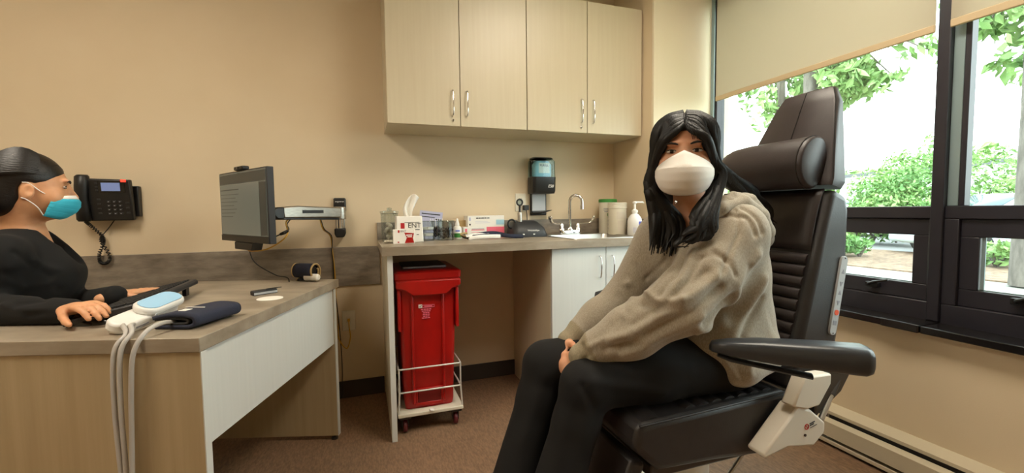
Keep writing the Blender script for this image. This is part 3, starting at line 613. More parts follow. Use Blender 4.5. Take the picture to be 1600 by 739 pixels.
# sink and tap
sk = thing('sink', 'shallow stainless steel sink let into the worktop', 'sink', (1.30, 2.31, .78))
m = MB(); r = .03; a0, a1, b0, b1 = SX0+.002, SX1-.002, SY0+.002, SY1-.002
def rr(x0, x1, y0, y1, r, z, n=5): 
    P = []
    for cx, cy, s in ((x1-r, y1-r, 0), (x0+r, y1-r, PI/2), (x0+r, y0+r, PI), (x1-r, y0+r, 1.5*PI)):
        P += [(cx+r*math.cos(s+k*PI/2/n), cy+r*math.sin(s+k*PI/2/n), z) for k in range(n+1)]
    return P
m.loft([rr(a0-.016, a1+.016, b0-.016, b1+.09, .03, CZ+.0005), rr(a0-.014, a1+.014, b0-.014, b1+.088, .03, CZ+.004), rr(a0+.004, a1-.004, b0+.004, b1-.004, .04, CZ+.003), rr(a0+.012, a1-.012, b0+.012, b1-.012, .05, CZ-.03), rr(a0+.03, a1-.03, b0+.03, b1-.03, .06, CZ-.13), rr(1.27, 1.33, 2.28, 2.34, .029, CZ-.136)], cap=False)
part('basin', m, 'steel', sk, world=True, smooth=50); part('drain', MB().lathe([(.04, 0), (.04, .002), (.03, .003), (.012, .001)], 20, (1.30, 2.31, CZ-.1365)), 'chrome', sk, world=True)
FXC, FYC = 1.272, 2.548
fc = thing('tap', 'chrome gooseneck tap with two wrist blade handles behind the sink', 'tap', (FXC, FYC, CZ+.004))
part('bridge_body', MB().loft([rr(-.075, .075, -.022, .022, .018, 0), rr(-.078, .078, -.024, .024, .02, .006), rr(-.074, .074, -.018, .018, .016, .026)]), 'chrome', fc, smooth=40)
P = [(0, 0, .02), (0, 0, .20)]+[(0+.028*0+.032-.032*math.cos(a), -(.0+.02*(1-math.cos(a))), .20+.036*math.sin(a)*1.3) for a in np.linspace(.2, PI, 10)]
P = [(0, 0, .024), (0, 0, .12), (0, 0, .205)]+[(.030*(1-math.cos(a)), -.028*(1-math.cos(a)), .205+.046*math.sin(a)) for a in np.linspace(.25, PI, 10)]+[(.060, -.056, .185)]
part('spout', MB().tube(P, [.0105]*len(P), 12), 'chrome', fc, smooth=60); part('aerator', MB().cyl((.060, -.056, .158), (.060, -.056, .188), .0125), 'chrome', fc, bevel=.002); part('spout_collar', MB().lathe([(.020, .022), (.020, .030), (.013, .046)], 16), 'chrome', fc)
for s in (-1, 1):
    st_ = part('handle_stem', MB().lathe([(.019, .018), (.019, .036), (.015, .040), (.015, .062), (.010, .070)], 16, (s*.058, 0, 0)), 'chrome', fc, smooth=50)
    part('blade', MB().tube(smoothpath([(s*.058, 0, .066), (s*.10, -.012, .068), (s*.135, -.028, .076), (s*.150, -.034, .096), (s*.158, -.036, .118)], 5), [.009]*5+[.010]*5+[.013]*5+[.016]*5+[.011], 10, flat=((0, 0, 1), .55)), 'chrome', st_, smooth=60)
# soap dispenser on the wall
ds = thing('soap_dispenser', 'wall soap dispenser with blue refill window, black body and drip tray', 'dispenser', (1.105, YB, 1.05))
part('back_plate', bx(-.062, .050, -.022, -.0005, .0, .36), 'black', ds, bevel=.006)
m = MB().loft([rr(-.078, .078, -.100, -.002, .02, .140), rr(-.081, .081, -.112, -.002, .025, .156), rr(-.082, .082, -.115, -.002, .025, .245)]); part('body', m, 'black', ds, smooth=40)
m = MB().loft([rr(-.080, .080, -.112, -.003, .025, .2455), rr(-.080, .080, -.110, -.003, .025, .345), rr(-.068, .068, -.095, -.006, .025, .362)]); part('refill_window', m, 'blue_soap', ds, smooth=40)
bt = part('refill_bottle', MB().loft([rr(-.055, .055, -.090, -.02, .02, .247), rr(-.060, .060, -.095, -.02, .025, .26), rr(-.060, .060, -.095, -.02, .025, .325), rr(-.045, .045, -.080, -.03, .02, .348)]), 'soap', ds, smooth=40)
part('refill_label', bx(-.035, .040, -.0975, -.0955, .270, .335), 'paper', bt, bevel=.0005); part('lettering', text_mb('PURELL', .018, facing((.002, -.0982, .318), (0, -1, 0))), 'navy_ink', bt)
part('top_cap', MB().loft([rr(-.071, .071, -.098, -.003, .025, .3625), rr(-.066, .066, -.092, -.005, .025, .370)]), 'black', ds)
part('lettering', text_mb('ES8', .026, facing((.038, -.1165, .185), (0, -1, 0)), shear=.3), 'white', ds)
part('clear_guard', bx(-.056, .040, -.028, -.0225, .026, .139), 'panel_grey', ds, bevel=.003)
part('drip_tray', MB().loft([[(-.066+.0, -.02, .02), (.052, -.02, .02), (.062, -.075, .030), (-.02, -.10, .010), (-.066, -.06, .005)], [(-.066, -.02, .032), (.052, -.02, .032), (.066, -.08, .036), (-.02, -.108, .020), (-.066, -.06, .018)]]), 'black', ds, bevel=.004)
# bottles and canisters at the far end
cn = thing('wipes_canister', 'white wipes canister with a green lid, by the pier', 'canister', (1.565, 2.565, CZ))
part('tub', MB().lathe([(.056, 0), (.059, .006), (.059, .208)], 28), 'offwhite', cn); part('lid', MB().lathe([(.061, .2085), (.061, .226), (.058, .230), (.0, .230)], 28), 'green_print', cn)
m = MB()
for z, a0, a1 in ((.155, -2.6, -2.0), (.165, -2.6, -2.0), (.145, -2.5, -2.1)): m.add([(.0597*math.cos(a), .0597*math.sin(a), z+dz) for dz in (0, .004) for a in np.linspace(a0, a1, 6)], [(k, k+1, k+7, k+6) for k in range(5)])
for k, z in enumerate((.03, .055, .08, .105)): m.add([(.0597*math.cos(a), .0597*math.sin(a), z+dz) for dz in (0, .014) for a in np.linspace(-2.1, -1.9+.03*(k % 2), 4)], [(i, i+1, i+5, i+4) for i in range(3)])
part('print', m, 'ink_pale', cn); m = MB(); m.add([(.0598*math.cos(a), .0598*math.sin(a), z) for z in (.118, .136) for a in np.linspace(-2.15, -1.8, 5)], [(k, k+1, k+6, k+5) for k in range(4)]); part('green_square', m, 'green_print', cn)
c2 = thing('storage_tub', 'plain cream plastic tub between the green-lidded canister and the pump bottle', 'canister', (1.552, 2.428, CZ))
part('tub', MB().lathe([(.054, 0), (.058, .006), (.058, .168)], 28), 'offwhite', c2); part('screw_lid', MB().lathe([(.061, .1685), (.061, .176), (.060, .178), (.061, .180), (.061, .188), (.060, .190), (.061, .192), (.061, .200), (.056, .204), (0, .204)], 28), 'offwhite', c2)
m = MB(); m.add([(.0586*math.cos(a), .0586*math.sin(a), z) for z in (.10, .145) for a in np.linspace(-2.2, -1.3, 8)], [(k, k+1, k+9, k+8) for k in range(7)]); m.add([(.0586*math.cos(a), .0586*math.sin(a), z) for z in (.02, .09) for a in np.linspace(-2.1, -1.4, 8)], [(k, k+1, k+9, k+8) for k in range(7)]); part('label_patch', m, 'plastic_cream', c2)
pb = thing('pump_bottle', 'clear lotion bottle with a white pump and violet label', 'bottle', (1.598, 2.305, CZ))
part('bottle', MB().lathe([(.040, 0), (.044, .006), (.044, .085), (.040, .105), (.026, .125), (.016, .132), (.016, .140)], 24), 'device_white', pb, smooth=50); pp = part('pump', MB().lathe([(.019, .1405), (.019, .154), (.011, .158), (.007, .162), (.007, .195), (.014, .197), (.014, .208), (0, .210)], 16), 'white', pb)
part('nozzle', MB().tube([(0, 0, .203), (.045, -.02, .203), (.050, -.022, .196)], [.006, .005, .004], 8), 'white', pp)
m = MB(); m.add([(.0447*math.cos(a), .0447*math.sin(a), z) for z in (.065, .085) for a in np.linspace(-1.6, -.8, 8)], [(k, k+1, k+9, k+8) for k in range(7)]); part('label_patch', m, 'blue_ink', pb); m = MB()
for z in (.02, .028, .036, .044): m.add([(.0447*math.cos(a), .0447*math.sin(a), z+d_) for d_ in (0, .003) for a in np.linspace(-2.4, -1.9, 5)], [(k, k+1, k+6, k+5) for k in range(4)])
part('print', m, 'lilac', pb)
# outlet, charger and instrument
outlet(ony(813, 317, YB)[0], 1.135, 'cream wall outlet above the worktop beside the soap dispenser')
pl = part('power_plug', MB().box(-.016+1.005, 1.021, YB-.045, YB-.0095, 1.085, 1.117).tube(smoothpath([(1.005, YB-.035, 1.088), (1.006, YB-.045, 1.05), (1.0, YB-.06, 1.0), (.985, YB-.075, .965), (.96, YB-.07, .95)], 5), .0035, 6), 'black', label='black power plug and lead in the outlet behind the charger', cat='plug', bevel=.003)
ox = thing('instrument_charger', 'black two-well desk charger holding a chrome-necked instrument', 'charger', (.948, 2.50, CZ)); 
m = MB(); m.loft([rr(-.105, .115, -.080, .080, .03, 0), rr(-.108, .118, -.083, .083, .03, .012), rr(-.100, .105, -.070, .080, .035, .055), rr(-.085, .075, -.030, .078, .03, .090), rr(-.070, .060, -.010, .072, .025, .098)]); part('base', m, 'charcoal', ox, smooth=45)
part('lettering', text_mb('WelchAllyn', .016, facing((.022, -.0745, .040), (0, -.93, .36))), 'white', ox); m = MB()
for x in (-.045, .022): m.ell((x, -.083, .018), (.007, .002, .004), 10, 6)
part('indicator', m, 'white', ox, kind='stuff')
part('strap_loop', MB().tube([(-.098+.024*math.cos(a), -.02, .080+.026*math.sin(a)) for a in np.linspace(0, 2*PI, 18, endpoint=False)], .006, 7, closed=True), 'black', ox, smooth=60)
ot = thing('otoscope', 'otoscope with ring head standing in the black charger', 'instrument', (.905, 2.488, CZ+.06)); 
part('grip', MB().lathe([(.013, 0), (.014, .01), (.014, .085), (.012, .09)], 14), 'alu', ot); part('neck', MB().lathe([(.009, .09), (.006, .098), (.006, .125), (.008, .13)], 12), 'black', ot)
part('ring_head', MB().tube([(.018*math.cos(a), 0, .150+.018*math.sin(a)) for a in np.linspace(0, 2*PI, 18, endpoint=False)], .0055, 7, closed=True), 'black', ot, smooth=60); part('lens', MB().cyl((0, -.002, .150), (0, .002, .150), .0135), 'clear', ot)
# boxes and jars
def xx(u, y): return ony(u, 360, y)[0]
def carton(name, label, u0, u1, y0, dep, z0, h, mt, group=None, cat='box'):
    x0, x1 = xx(u0, y0), xx(u1, y0); t = thing(name, label, cat, ((x0+x1)/2, y0, z0), group=group); hw_ = (x1-x0)/2
    part('box', bx(-hw_, hw_, 0, dep, 0, h), mt, t, bevel=.002); return t, hw_
YG = 2.545
g1, hw_ = carton('glove_box', 'white and pink glove box standing under the white one', 724, 788, YG, .105, CZ, .066, 'paper', 'glove boxes')
part('pink_panel', bx(hw_*.12, hw_, -.0008, 0, .006, .064), 'pink', g1); m = MB(); m.box(-hw_*.62, hw_*.02, -.0009, -.0001, .044, .048); m.box(-hw_*.62, -hw_*.2, -.0009, -.0001, .030, .032); m.box(-hw_*.92, -hw_*.82, -.0009, -.0001, .035, .055); part('print', m, 'pink', g1); m = MB(); m.box(-hw_*.60, -hw_*.0, -.0012, -.0009, .050, .054); part('lettering_line', m, 'ink_pale', g1)
g2, hw_ = carton('glove_box', 'white and pale blue glove box lying on top of the pink one', 731, 788, YG+.003, .10, CZ+.0662, .066, 'paper', 'glove boxes')
m = MB(); m.box(hw_*.55, hw_, -.0008, 0, .010, .040); part('blue_panel', m, 'sky_print', g2); m = MB()
for i, (a, b) in enumerate(((-.55, -.42), (-.40, -.30), (-.27, -.12), (-.10, .02), (.05, .18))): m.box(hw_*a, hw_*b, -.0010, -.0001, .048, .054)
m.box(-hw_*.92, -hw_*.84, -.001, -.0001, .008, .018); part('lettering_line', m, 'ink', g2); m = MB(); m.box(-hw_*.6, hw_*.2, -.0008, 0, .022, .0235); m.box(-hw_*.6, hw_*.1, -.0008, 0, .030, .0315); m.box(-hw_*.92, -hw_*.84, -.001, -.0001, .036, .056); part('print', m, 'lilac', g2)
tb = thing('tissue_box', 'tall white tissue box with red and black lettering and a tissue sticking out', 'tissue box', (xx(640.5, 2.30), 2.30, CZ)); 
hb, ht, hz_ = (xx(662, 2.30)-xx(619, 2.30))/2, .065, .138
m = MB(); m.loft([[(-hb, 0, 0), (hb, 0, 0), (hb, .13, 0), (-hb, .13, 0)], [(-ht, .006, hz_), (ht, .006, hz_), (ht, .124, hz_), (-ht, .124, hz_)]]); part('box', m, 'paper', tb, bevel=.005)
nf = (0, -1, .043); part('lettering', text_mb('ENT', .036, facing((.024, .0028, .088), nf)), 'ink', tb); part('red_mark', bx(-.046, -.026, .0025, .005, .074, .103, Matrix.Identity(4)), 'red_print', tb); m = MB(); m.box(.028, .05, .0005, .004, .066, .069); m.box(.034, .046, .0005, .004, .040, .043); m.box(-.026, .05, .003, .0055, .1045, .106); part('print', m, 'ink', tb)
P = smoothpath([(.0, .05, hz_-.01), (-.004, .05, hz_+.03), (.010, .055, hz_+.07), (.030, .055, hz_+.105)], 6); G = []
for i, p in enumerate(P):
    t_ = i/len(P); G.append([(p[0]+(s)*(.022+.012*t_)*(1-.4*abs(t_-.5)), p[1]+.014*math.sin(4*s+3*t_), p[2]+.012*math.cos(2.2*s)*t_) for s in np.linspace(-1, 1, 12)])
part('tissue', MB().grid(G), 'paper', tb, solid=.0012, smooth=70)
sb, hw_ = carton('supply_box', 'small white and red carton leaning in front of the tissue box', 614, 648, 2.235, .030, CZ, .072, 'paper')
part('red_ribbon', MB().prism([(hw_*.05, .004), (hw_*.92, .004), (hw_*.80, .028), (hw_*.92, .052), (hw_*.02, .056), (hw_*.25, .030)], -.0012, -.0001), 'red', sb); part('lettering', text_mb('ENT', .015, facing((-.002, -.0004, .063), (0, -1, 0))), 'ink_pale', sb); m = MB(); m.box(-.030, -.022, -.0012, -.0001, .056, .069); m.box(-hw_*.6, -hw_*.45, -.0012, -.0001, .006, .012); part('red_mark', m, 'red_print', sb); m = MB(); m.box(hw_*.2, hw_*.75, -.0016, -.0012, .040, .046); m.box(hw_*.3, hw_*.72, -.0016, -.0012, .032, .037); part('print', m, 'paper', sb)
def jar(u, y, r, h, label, fill=None, n=0):
    t = thing('glass_jar', label, 'jar', (xx(u, y), y, CZ), group='clear jars on the worktop')
    part('wall', MB().loft([[(q*math.cos(2*PI*k/24), q*math.sin(2*PI*k/24), z) for k in range(24)] for q, z in ((.001, .0005), (r*.9, .0005), (r, .004), (r, h))], cap=False), 'clear', t)
    part('rim', MB().tube([(r*math.cos(2*PI*k/24), r*math.sin(2*PI*k/24), h+.002) for k in range(24)], .003, 6, closed=True), 'clear', t)
    return t, r, h
j1, r, h = jar(609, 2.49, .046, .150, 'tall clear jar behind the tissue box at the worktop end')
m = MB()
for i in range(14):
    a = random.random()*6.28; q = random.random()*.026; m.ell((q*math.cos(a), q*math.sin(a), .016+.006*i), (.012, .012, .010), 8, 6)
part('cotton_balls', m, 'offwhite', j1, kind='stuff'); part('lid', MB().lathe([(.050, h+.006), (.050, h+.014), (.012, h+.02), (.014, h+.032), (0, h+.036)], 20), 'clear', j1)
j2, r, h = jar(669, 2.43, .036, .105, 'clear jar with stacked pale gauze next to the tissue box'); 
for i in range(4): part('gauze_pad', bx(-.022, .022, -.022, .022, .009+i*.017, .024+i*.017, Matrix.Rotation(.2*i, 4, 'Z')), 'white' if i % 2 else 'lilac', j2, bevel=.003)
j3, r, h = jar(683, 2.53, .034, .10, 'clear jar of black tips behind the front jars')
j4, r, h = jar(696.5, 2.42, .048, .105, 'wide clear jar half full of black speculum tips')
def tips(j, R, n, H):
    m = MB()
    for i in range(n):
        a = random.random()*6.28; q = random.random()**.5*R; z = .018+random.random()*H; d = Vector((random.gauss(0, 1), random.gauss(0, 1), random.gauss(0, .6))).normalized()*.011; c_ = Vector((q*math.cos(a), q*math.sin(a), z)); m.tube([c_-d, c_+d], [.007, .003], 7)
    part('speculum_tips', m, 'black', j, kind='stuff')
tips(j3, .020, 40, .05); tips(j4, .033, 110, .045)
m = MB()
for i in range(6): m.cyl((-.02+.008*i, .01*(i % 2), .01), (-.035+.014*i, .02, .12), .0018, n=6)
part('swab_sticks', m, 'white', j3, kind='stuff')
pk = thing('supply_packet', 'lilac paper packets leaning behind the jars', 'packet', (xx(668, 2.62), 2.60, CZ)); m = MB(); TT = Matrix.Rotation(math.radians(-8), 4, 'X') @ Matrix.Rotation(.12, 4, 'Y')
part('sheet', bx(-.06, .075, .0, .004, .0, .165, TT), 'lilac', pk); m.box(-.05, .06, -.001, -.0002, .145, .151, TT); m.box(-.05, .03, -.001, -.0002, .128, .132, TT); m.box(.03, .07, -.001, -.0002, .115, .122, TT); part('print', m, 'ink', pk)
sp_ = thing('spray_bottle', 'small white dropper bottle with a green label band', 'bottle', (xx(714.5, 2.48), 2.48, CZ)); part('bottle', MB().lathe([(.024, 0), (.026, .004), (.026, .060), (.020, .072), (.012, .076)], 20), 'white', sp_); part('nozzle_cap', MB().lathe([(.013, .0765), (.013, .085), (.007, .108), (.005, .118), (0, .119)], 14), 'white', sp_)
m = MB(); m.lathe([(.0264, .010), (.0264, .034)], 20, cap=False); part('green_band', m, 'green_print', sp_); m = MB(); m.add([(.0265*math.cos(a), .0265*math.sin(a), z) for z in (.044, .052) for a in np.linspace(-2.2, -1.2, 8)], [(k, k+1, k+9, k+8) for k in range(7)]); part('print', m, 'blue_ink', sp_)
cb = part('cardboard_box', bx(xx(716, 2.60), xx(729, 2.60), 2.60, 2.64, CZ, CZ+.105), 'tan_cloth', bevel=.002, label='small brown cardboard box between the dropper bottle and the glove boxes', cat='box')
# bundle of navy and white straps
sr = thing('strap_bundle', 'tangle of navy and white elastic straps in front of the glove boxes', 'straps', (xx(765, 2.38), 2.38, CZ+.002))
for i, (pts, c_) in enumerate((([(-.13, .0, .012), (-.05, -.02, .018), (.03, -.012, .022), (.12, .02, .012), (.20, .01, .006)], 'navy_cloth'), ([(-.12, .03, .010), (-.04, .01, .028), (.04, .02, .030), (.11, -.015, .014), (.20, -.01, .008)], 'navy_cloth'), ([(-.14, -.02, .010), (-.08, .0, .022), (.0, .01, .020), (.06, .0, .016)], 'paper'), ([(-.13, -.03, .008), (-.06, -.03, .014), (.01, -.02, .014), (.06, -.01, .012)], 'paper'), ([(-.14, .01, .026), (-.16, .0, .018), (-.15, -.02, .010), (-.125, -.03, .010)], 'dark_metal'), ([(-.125, .02, .034), (-.16, .02, .030), (-.165, .0, .022), (-.13, -.01, .016)], 'tan_cloth'))):
    part('strap', MB().tube(smoothpath(pts, 6), .011 if i < 4 else .007, 8, flat=((0, 1, 0), .35)), c_, sr, smooth=60)
m = MB(); 
for i in range(7): a = i*.9; m.ell((xx(603, 2.30)+.012*math.cos(a*2)+.004*i, 2.32+.012*math.sin(a*3), CZ+.009), (.010, .010, .008), 8, 6)
part('cotton_tuft', m, 'offwhite', label='loose cream cotton tuft at the left worktop end', cat='cotton')

# ------------------------------------------------------------------ red medical waste bin on a wheeled rack
bn = thing('waste_bin', 'tall red medical waste bin with lid, standing on a wheeled wire rack', 'bin', (.293, 2.32, .105))
def ring(z, x0, x1, y0, y1, r=.02): return rr(x0, x1, y0, y1, r, z)
m = MB(); m.loft([ring(0, -.118, .116, -.165, .165), ring(.02, -.122, .120, -.170, .170), ring(.30, -.132, .130, -.178, .180), ring(.63, -.142, .140, -.185, .195)]); body = part('body', m, 'red', bn, smooth=45)
for x in (-.085, .065): part('body_rib', MB().prism([(x, .03), (x+.012, .03), (x+.012, .60), (x, .60)], -.192, -.166), 'red', body, bevel=.004)
part('rim', MB().loft([ring(.598, -.150, .152, -.196, .20), ring(.645, -.158, .160, -.206, .205), ring(.652, -.155, .157, -.202, .205)]), 'red', bn, smooth=45)
part('front_lip', MB().prism([(-.154, .645), (-.154, .612), (-.11, .600), (-.075, .572), (.085, .572), (.115, .598), (.158, .615), (.158, .645)], -.214, -.196), 'red', bn, bevel=.005)
for s, x in ((-1, -.148), (1, .134)): part('side_wing', MB().prism([(x, .40), (x+.015, .40), (x+.015, .60), (x, .60)], -.20, -.02), 'red', bn, bevel=.004)
ld = part('lid', MB().loft([ring(.6525, -.160, .163, -.208, .21), ring(.682, -.161, .164, -.209, .21), ring(.690, -.150, .155, -.195, .205), ring(.694, -.12, .13, -.16, .19)]), 'red', bn, smooth=45)
part('hand_recess', bx(-.060, .055, -.1775, -.160, .028, .088), 'red_shade', bn, bevel=.004); m = MB(); m.box(-.075, .068, -.180, -.168, .014, .030); m.box(-.075, -.060, -.180, -.168, .03, .10); m.box(.055, .068, -.180, -.168, .03, .10); m.box(-.075, .068, -.180, -.168, .088, .102); part('recess_frame', m, 'red', bn, bevel=.003)  # recess drawn as a dark red block, its shade put in the colour
yl = -.1865; pr = part('sign_print', bx(-.048, -.030, yl-.001, yl+.006, .507, .523), 'paper', bn)
m = MB(); m.box(-.028, .030, yl-.001, yl+.006, .518, .5195); m.box(-.028, .030, yl-.001, yl+.006, .507, .5085); m.box(.0285, .030, yl-.001, yl+.006, .507, .519); m.box(-.020, .018, yl-.001, yl+.006, .511, .515)
for i, (a, b) in enumerate(((-.036, .016), (-.032, .012), (-.026, .006), (-.028, .008), (-.026, .006), (-.032, .010))):
    z = .496-.0085*i; n = 4 if i < 2 else 3
    for k in range(n): q0 = a+(b-a)*k/n; m.box(q0, q0+(b-a)/n*.78, yl-.001, yl+.006, z, z+(.0045 if i == 0 else .0032))
part('print_lines', m, 'pink', bn, kind='stuff'); m = MB(); m.tube([(-.044, yl-.0015, .515), (-.041, yl-.0015, .511), (-.034, yl-.0015, .520)], .0012, 5); part('tick_mark', m, 'ink', pr)
fl = thing('clipboard', 'dark folder lying on the lid of the red bin', 'folder', (.283, 2.30, .8005)); part('cover', bx(-.105, .11, -.12, .12, 0, .012), 'dark_metal', fl, bevel=.003); part('paper_edge', bx(-.10, .105, -.122, -.1201, .002, .010), 'ink_pale', fl)
ra = thing('wheeled_rack', 'white wheeled platform with a wire cage around the red bin', 'trolley', (.293, 2.32, 0)); 
part('platform', bx(-.160, .160, -.215, .205, .086, .1045), 'offwhite', ra, bevel=.004)
for z, e in ((.32, .010), (.205, .006)): part('wire_hoop', MB().tube(rr(-.150-e*.2, .150+e*.2, -.200, .198, .015, z), .0042, 8, closed=True), 'wire_white', ra, smooth=60)
for sx in (-1, 1):
    for sy in (-.200, .198): part('wire_post', MB().tube([(sx*.150, sy, .322), (sx*.150, sy, .205), (sx*.156, sy+(.004 if sy > 0 else -.004), .1045)], .0042, 8), 'wire_white', ra, smooth=60)
    for sy in (-.175, .165):
        c_ = part('caster', MB().cyl((sx*.125-.010, sy, .030), (sx*.125+.010, sy, .030), .030, n=20), 'maroon', ra, bevel=.006)
        m = MB(); m.box(sx*.125-.016, sx*.125-.012, sy-.014, sy+.014, .026, .072); m.box(sx*.125+.012, sx*.125+.016, sy-.014, sy+.014, .026, .072); m.box(sx*.125-.028, sx*.125+.028, sy-.028, sy+.028, .072, .0858); part('fork', m, 'dark_metal', c_, bevel=.002)
part('pull_knob', MB().tube([(-.006, -.214, .108), (-.006, -.222, .112), (.010, -.224, .108)], .007, 8), 'white', ra)
# ------------------------------------------------------------------ exam chair
CYC = 1.15
ec = thing('exam_chair', 'black leather exam chair with tall headrest, bolster pillow and side control panel', 'exam chair', (1.02, CYC, 0))
def stitch(o): return o
ya, yb = .915, 1.385
sp_ = [(.652, .528), (.80, .533), (1.165, .546), (1.168, .455), (1.075, .368), (.90, .384), (.715, .393), (.636, .465)]
seat = part('seat', MB().prism(sp_, ya, yb), 'leather', ec, world=True, bevel=.018, seg=3)
def zs(x): return .528+(x-.652)*(.546-.528)/(1.165-.652)
for i in range(7):
    x0 = .815+i*.046; part('seat_channel', MB().tube([(x0+.023, ya+.03, zs(x0+.023)-.012), (x0+.023, CYC, zs(x0+.023)-.009), (x0+.023, yb-.03, zs(x0+.023)-.012)], .0235, 12, flat=((0, 0, 1), .8)), 'leather', seat, world=True, smooth=60)
part('front_roll', MB().tube([(.71, ya+.02, zs(.71)-.024), (.71, CYC, zs(.71)-.019), (.71, yb-.02, zs(.71)-.024)], [.045, .048, .045], 14, flat=((0, 0, 1), .6)), 'leather', seat, world=True, smooth=60)
part('piping', MB().tube([(.655, ya+.004, .5245), (.80, ya+.003, .5295), (1.16, ya+.004, .5415)], .0032, 6), 'leather', seat, world=True)
# backrest in its own plane
BP0 = np.array([1.200, .585]); bb = np.array([.254, .967]); bn_ = np.array([-.967, .254])
def bk(s, t): q = BP0+bb*s+bn_*t; return (float(q[0]), float(q[1]))
def bk3(s, t, y): q = bk(s, t); return (q[0], y, q[1])
back = part('backrest', MB().prism([bk(-.06, 0), bk(.57, 0), bk(.573, -.03), (1.418, 1.115), (1.428, 1.07), (1.426, .93), (1.408, .745), (1.385, .62), (1.31, .525)], .932, 1.368), 'leather', ec, world=True, bevel=.022, seg=3)
for i in range(8):
    s = .095+i*.036
    part('back_channel', MB().tube([bk3(s, -.006, .962), bk3(s, .001, 1.05), bk3(s, .001, 1.25), bk3(s, -.006, 1.338)], .0185, 12, flat=((-.967, 0, .254), .8)), 'leather_warm_lit', back, world=True, smooth=60)
G = [[bk3(s, .010*math.sin(PI*(s-.375)/.195)**.4 if .376 < s < .569 else 0, y) for s in np.linspace(.375, .570, 9)] for y in np.linspace(.955, 1.345, 9)]
part('upper_pad', MB().grid(G), 'leather_warm_lit', back, world=True, solid=.006, smooth=60)
# headrest
hd = []
for s, y0, y1, t0, t1 in ((.580, .930, 1.285, -.045, .012), (.60, .926, 1.290, -.050, .016), (.86, .972, 1.188, -.030, .012), (.905, .990, 1.168, -.020, .006), (.912, 1.0, 1.158, -.014, .0)):
    hd.append([bk3(s, t, y) for t, y in ((t1-.006, y0), (t1, y0+.008), (t1+.003, (y0+y1)/2), (t1, y1-.008), (t1-.006, y1), (t0+.01, y1), (t0, y1-.012), (t0, y0+.012), (t0+.01, y0))])
hr = part('headrest', MB().loft([list(reversed(r)) for r in hd]), 'leather_warm_lit', ec, world=True, smooth=50)
part('centre_seam', MB().tube([bk3(.62, .0195, 1.108), bk3(.86, .0155, 1.080), bk3(.904, .0095, 1.079)], .0016, 6), 'black', hr, world=True)
part('edge_seam', MB().tube([bk3(.60, .011, .930), bk3(.86, .0075, .976), bk3(.903, .002, .993)], .0022, 6), 'black', hr, world=True)
rings = []
for y, sc in ((.958, .88), (.962, .97), (.972, 1.0), (1.20, 1.0), (1.255, .95), (1.285, .82), (1.305, .55), (1.312, .2)):
    r_ = []
    for k in range(20):
        a = 2*PI*k/20; ds_, dt = .083*sc*math.sin(a), .070*sc*math.cos(a); r_.append(bk3(.640+ds_, .052+(dt if dt > 0 else dt*.6), y))
    rings.append(r_)
pw_ = part('head_pillow', MB().loft(rings), 'leather_warm_lit', ec, world=True, smooth=50)
part('pillow_seam', MB().tube([bk3(.640+.0835*math.sin(2*PI*k/24), .052+(.0705*math.cos(2*PI*k/24) if math.cos(2*PI*k/24) > 0 else .042*math.cos(2*PI*k/24)), .972) for k in range(24)], .0022, 6, closed=True), 'leather', pw_, world=True)
# near arm, swung outwards
AA, AB = onz(1108, 540, .722), onz(1362, 567, .715); AA[2] = AB[2] = 0; ad = AB-AA; al = np.linalg.norm(ad); ad /= al; an = np.array([-ad[1], ad[0], 0])
def armpad(A, d, n, L, name, parent, zc=.722, flip=1):
    rings = []
    for f, wd, h, dz in ((0.0, .006, .006, -.004), (.02, .018, .013, 0), (.12, .028, .019, .001), (.35, .036, .027, .001), (.75, .040, .033, 0), (.95, .040, .034, -.001), (.985, .034, .029, -.001), (1.0, .024, .020, -.001)):
        c_ = A+d*L*f; r_ = []
        for k in range(18):
            a = 2*PI*k/18; ca, sa = math.cos(a), math.sin(a); e = .55; px_, pz = math.copysign(abs(ca)**e, ca)*wd, math.copysign(abs(sa)**e, sa)*h
            r_.append((c_[0]+n[0]*px_, c_[1]+n[1]*px_, zc+dz+pz))
        rings.append(r_)
    if flip < 0: rings = [list(reversed(r)) for r in rings]
    return part(name, MB().loft(rings), 'arm_pad', parent, world=True, smooth=50)
ap = armpad(AA, ad, an, al, 'armrest', ec)
B1 = AA+ad*.02; B2 = AA+ad*al*.66; B1[2] = .700; B2[2] = .668
part('arm_bar', MB().tube([B1, B1+(B2-B1)*.15+np.array([0, 0, -.004]), B2], [.010, .014, .016], 10, flat=((0, 0, 1), .45)), 'charcoal', ap, world=True, smooth=50)
def pxpoly(P, y): return [tuple(ony(u, v, y)[[0, 2]]) for u, v in P]
part('arm_bracket', MB().prism(pxpoly([(1258, 590), (1300, 584), (1299, 600), (1281, 634), (1262, 640), (1240, 637)], .845), .845, .885), 'plastic_cream', ec, world=True, bevel=.005)
hc = part('hinge_cover', MB().prism(pxpoly([(1247, 636), (1268, 641), (1290, 660), (1289, 676), (1272, 697), (1232, 699), (1196, 717), (1193, 712)], .85), .85, .905), 'plastic_cream', ec, world=True, bevel=.006)
c0 = ony(1261, 667, .8485); m = MB(); m.tube([(c0[0]+.0072*math.cos(a), .8492, c0[2]+.0072*math.sin(a)) for a in np.linspace(0, 2*PI, 20, endpoint=False)], .0013, 5, closed=True); m.tube([(c0[0]-.005, .8492, c0[2]+.005), (c0[0]+.005, .8492, c0[2]-.005)], .0011, 5); part('warning_symbol', m, 'red_print', hc, world=True)
m = MB(); TL = Matrix.Translation((c0[0]+.012, .849, c0[2])) @ Matrix.Rotation(math.radians(-13), 4, 'Y')
for z, L_ in ((.005, .020), (.000, .015), (-.006, .026)): m.box(0, L_, -.0006, .0006, z, z+(.0028 if z > -.005 else .0010), TL)
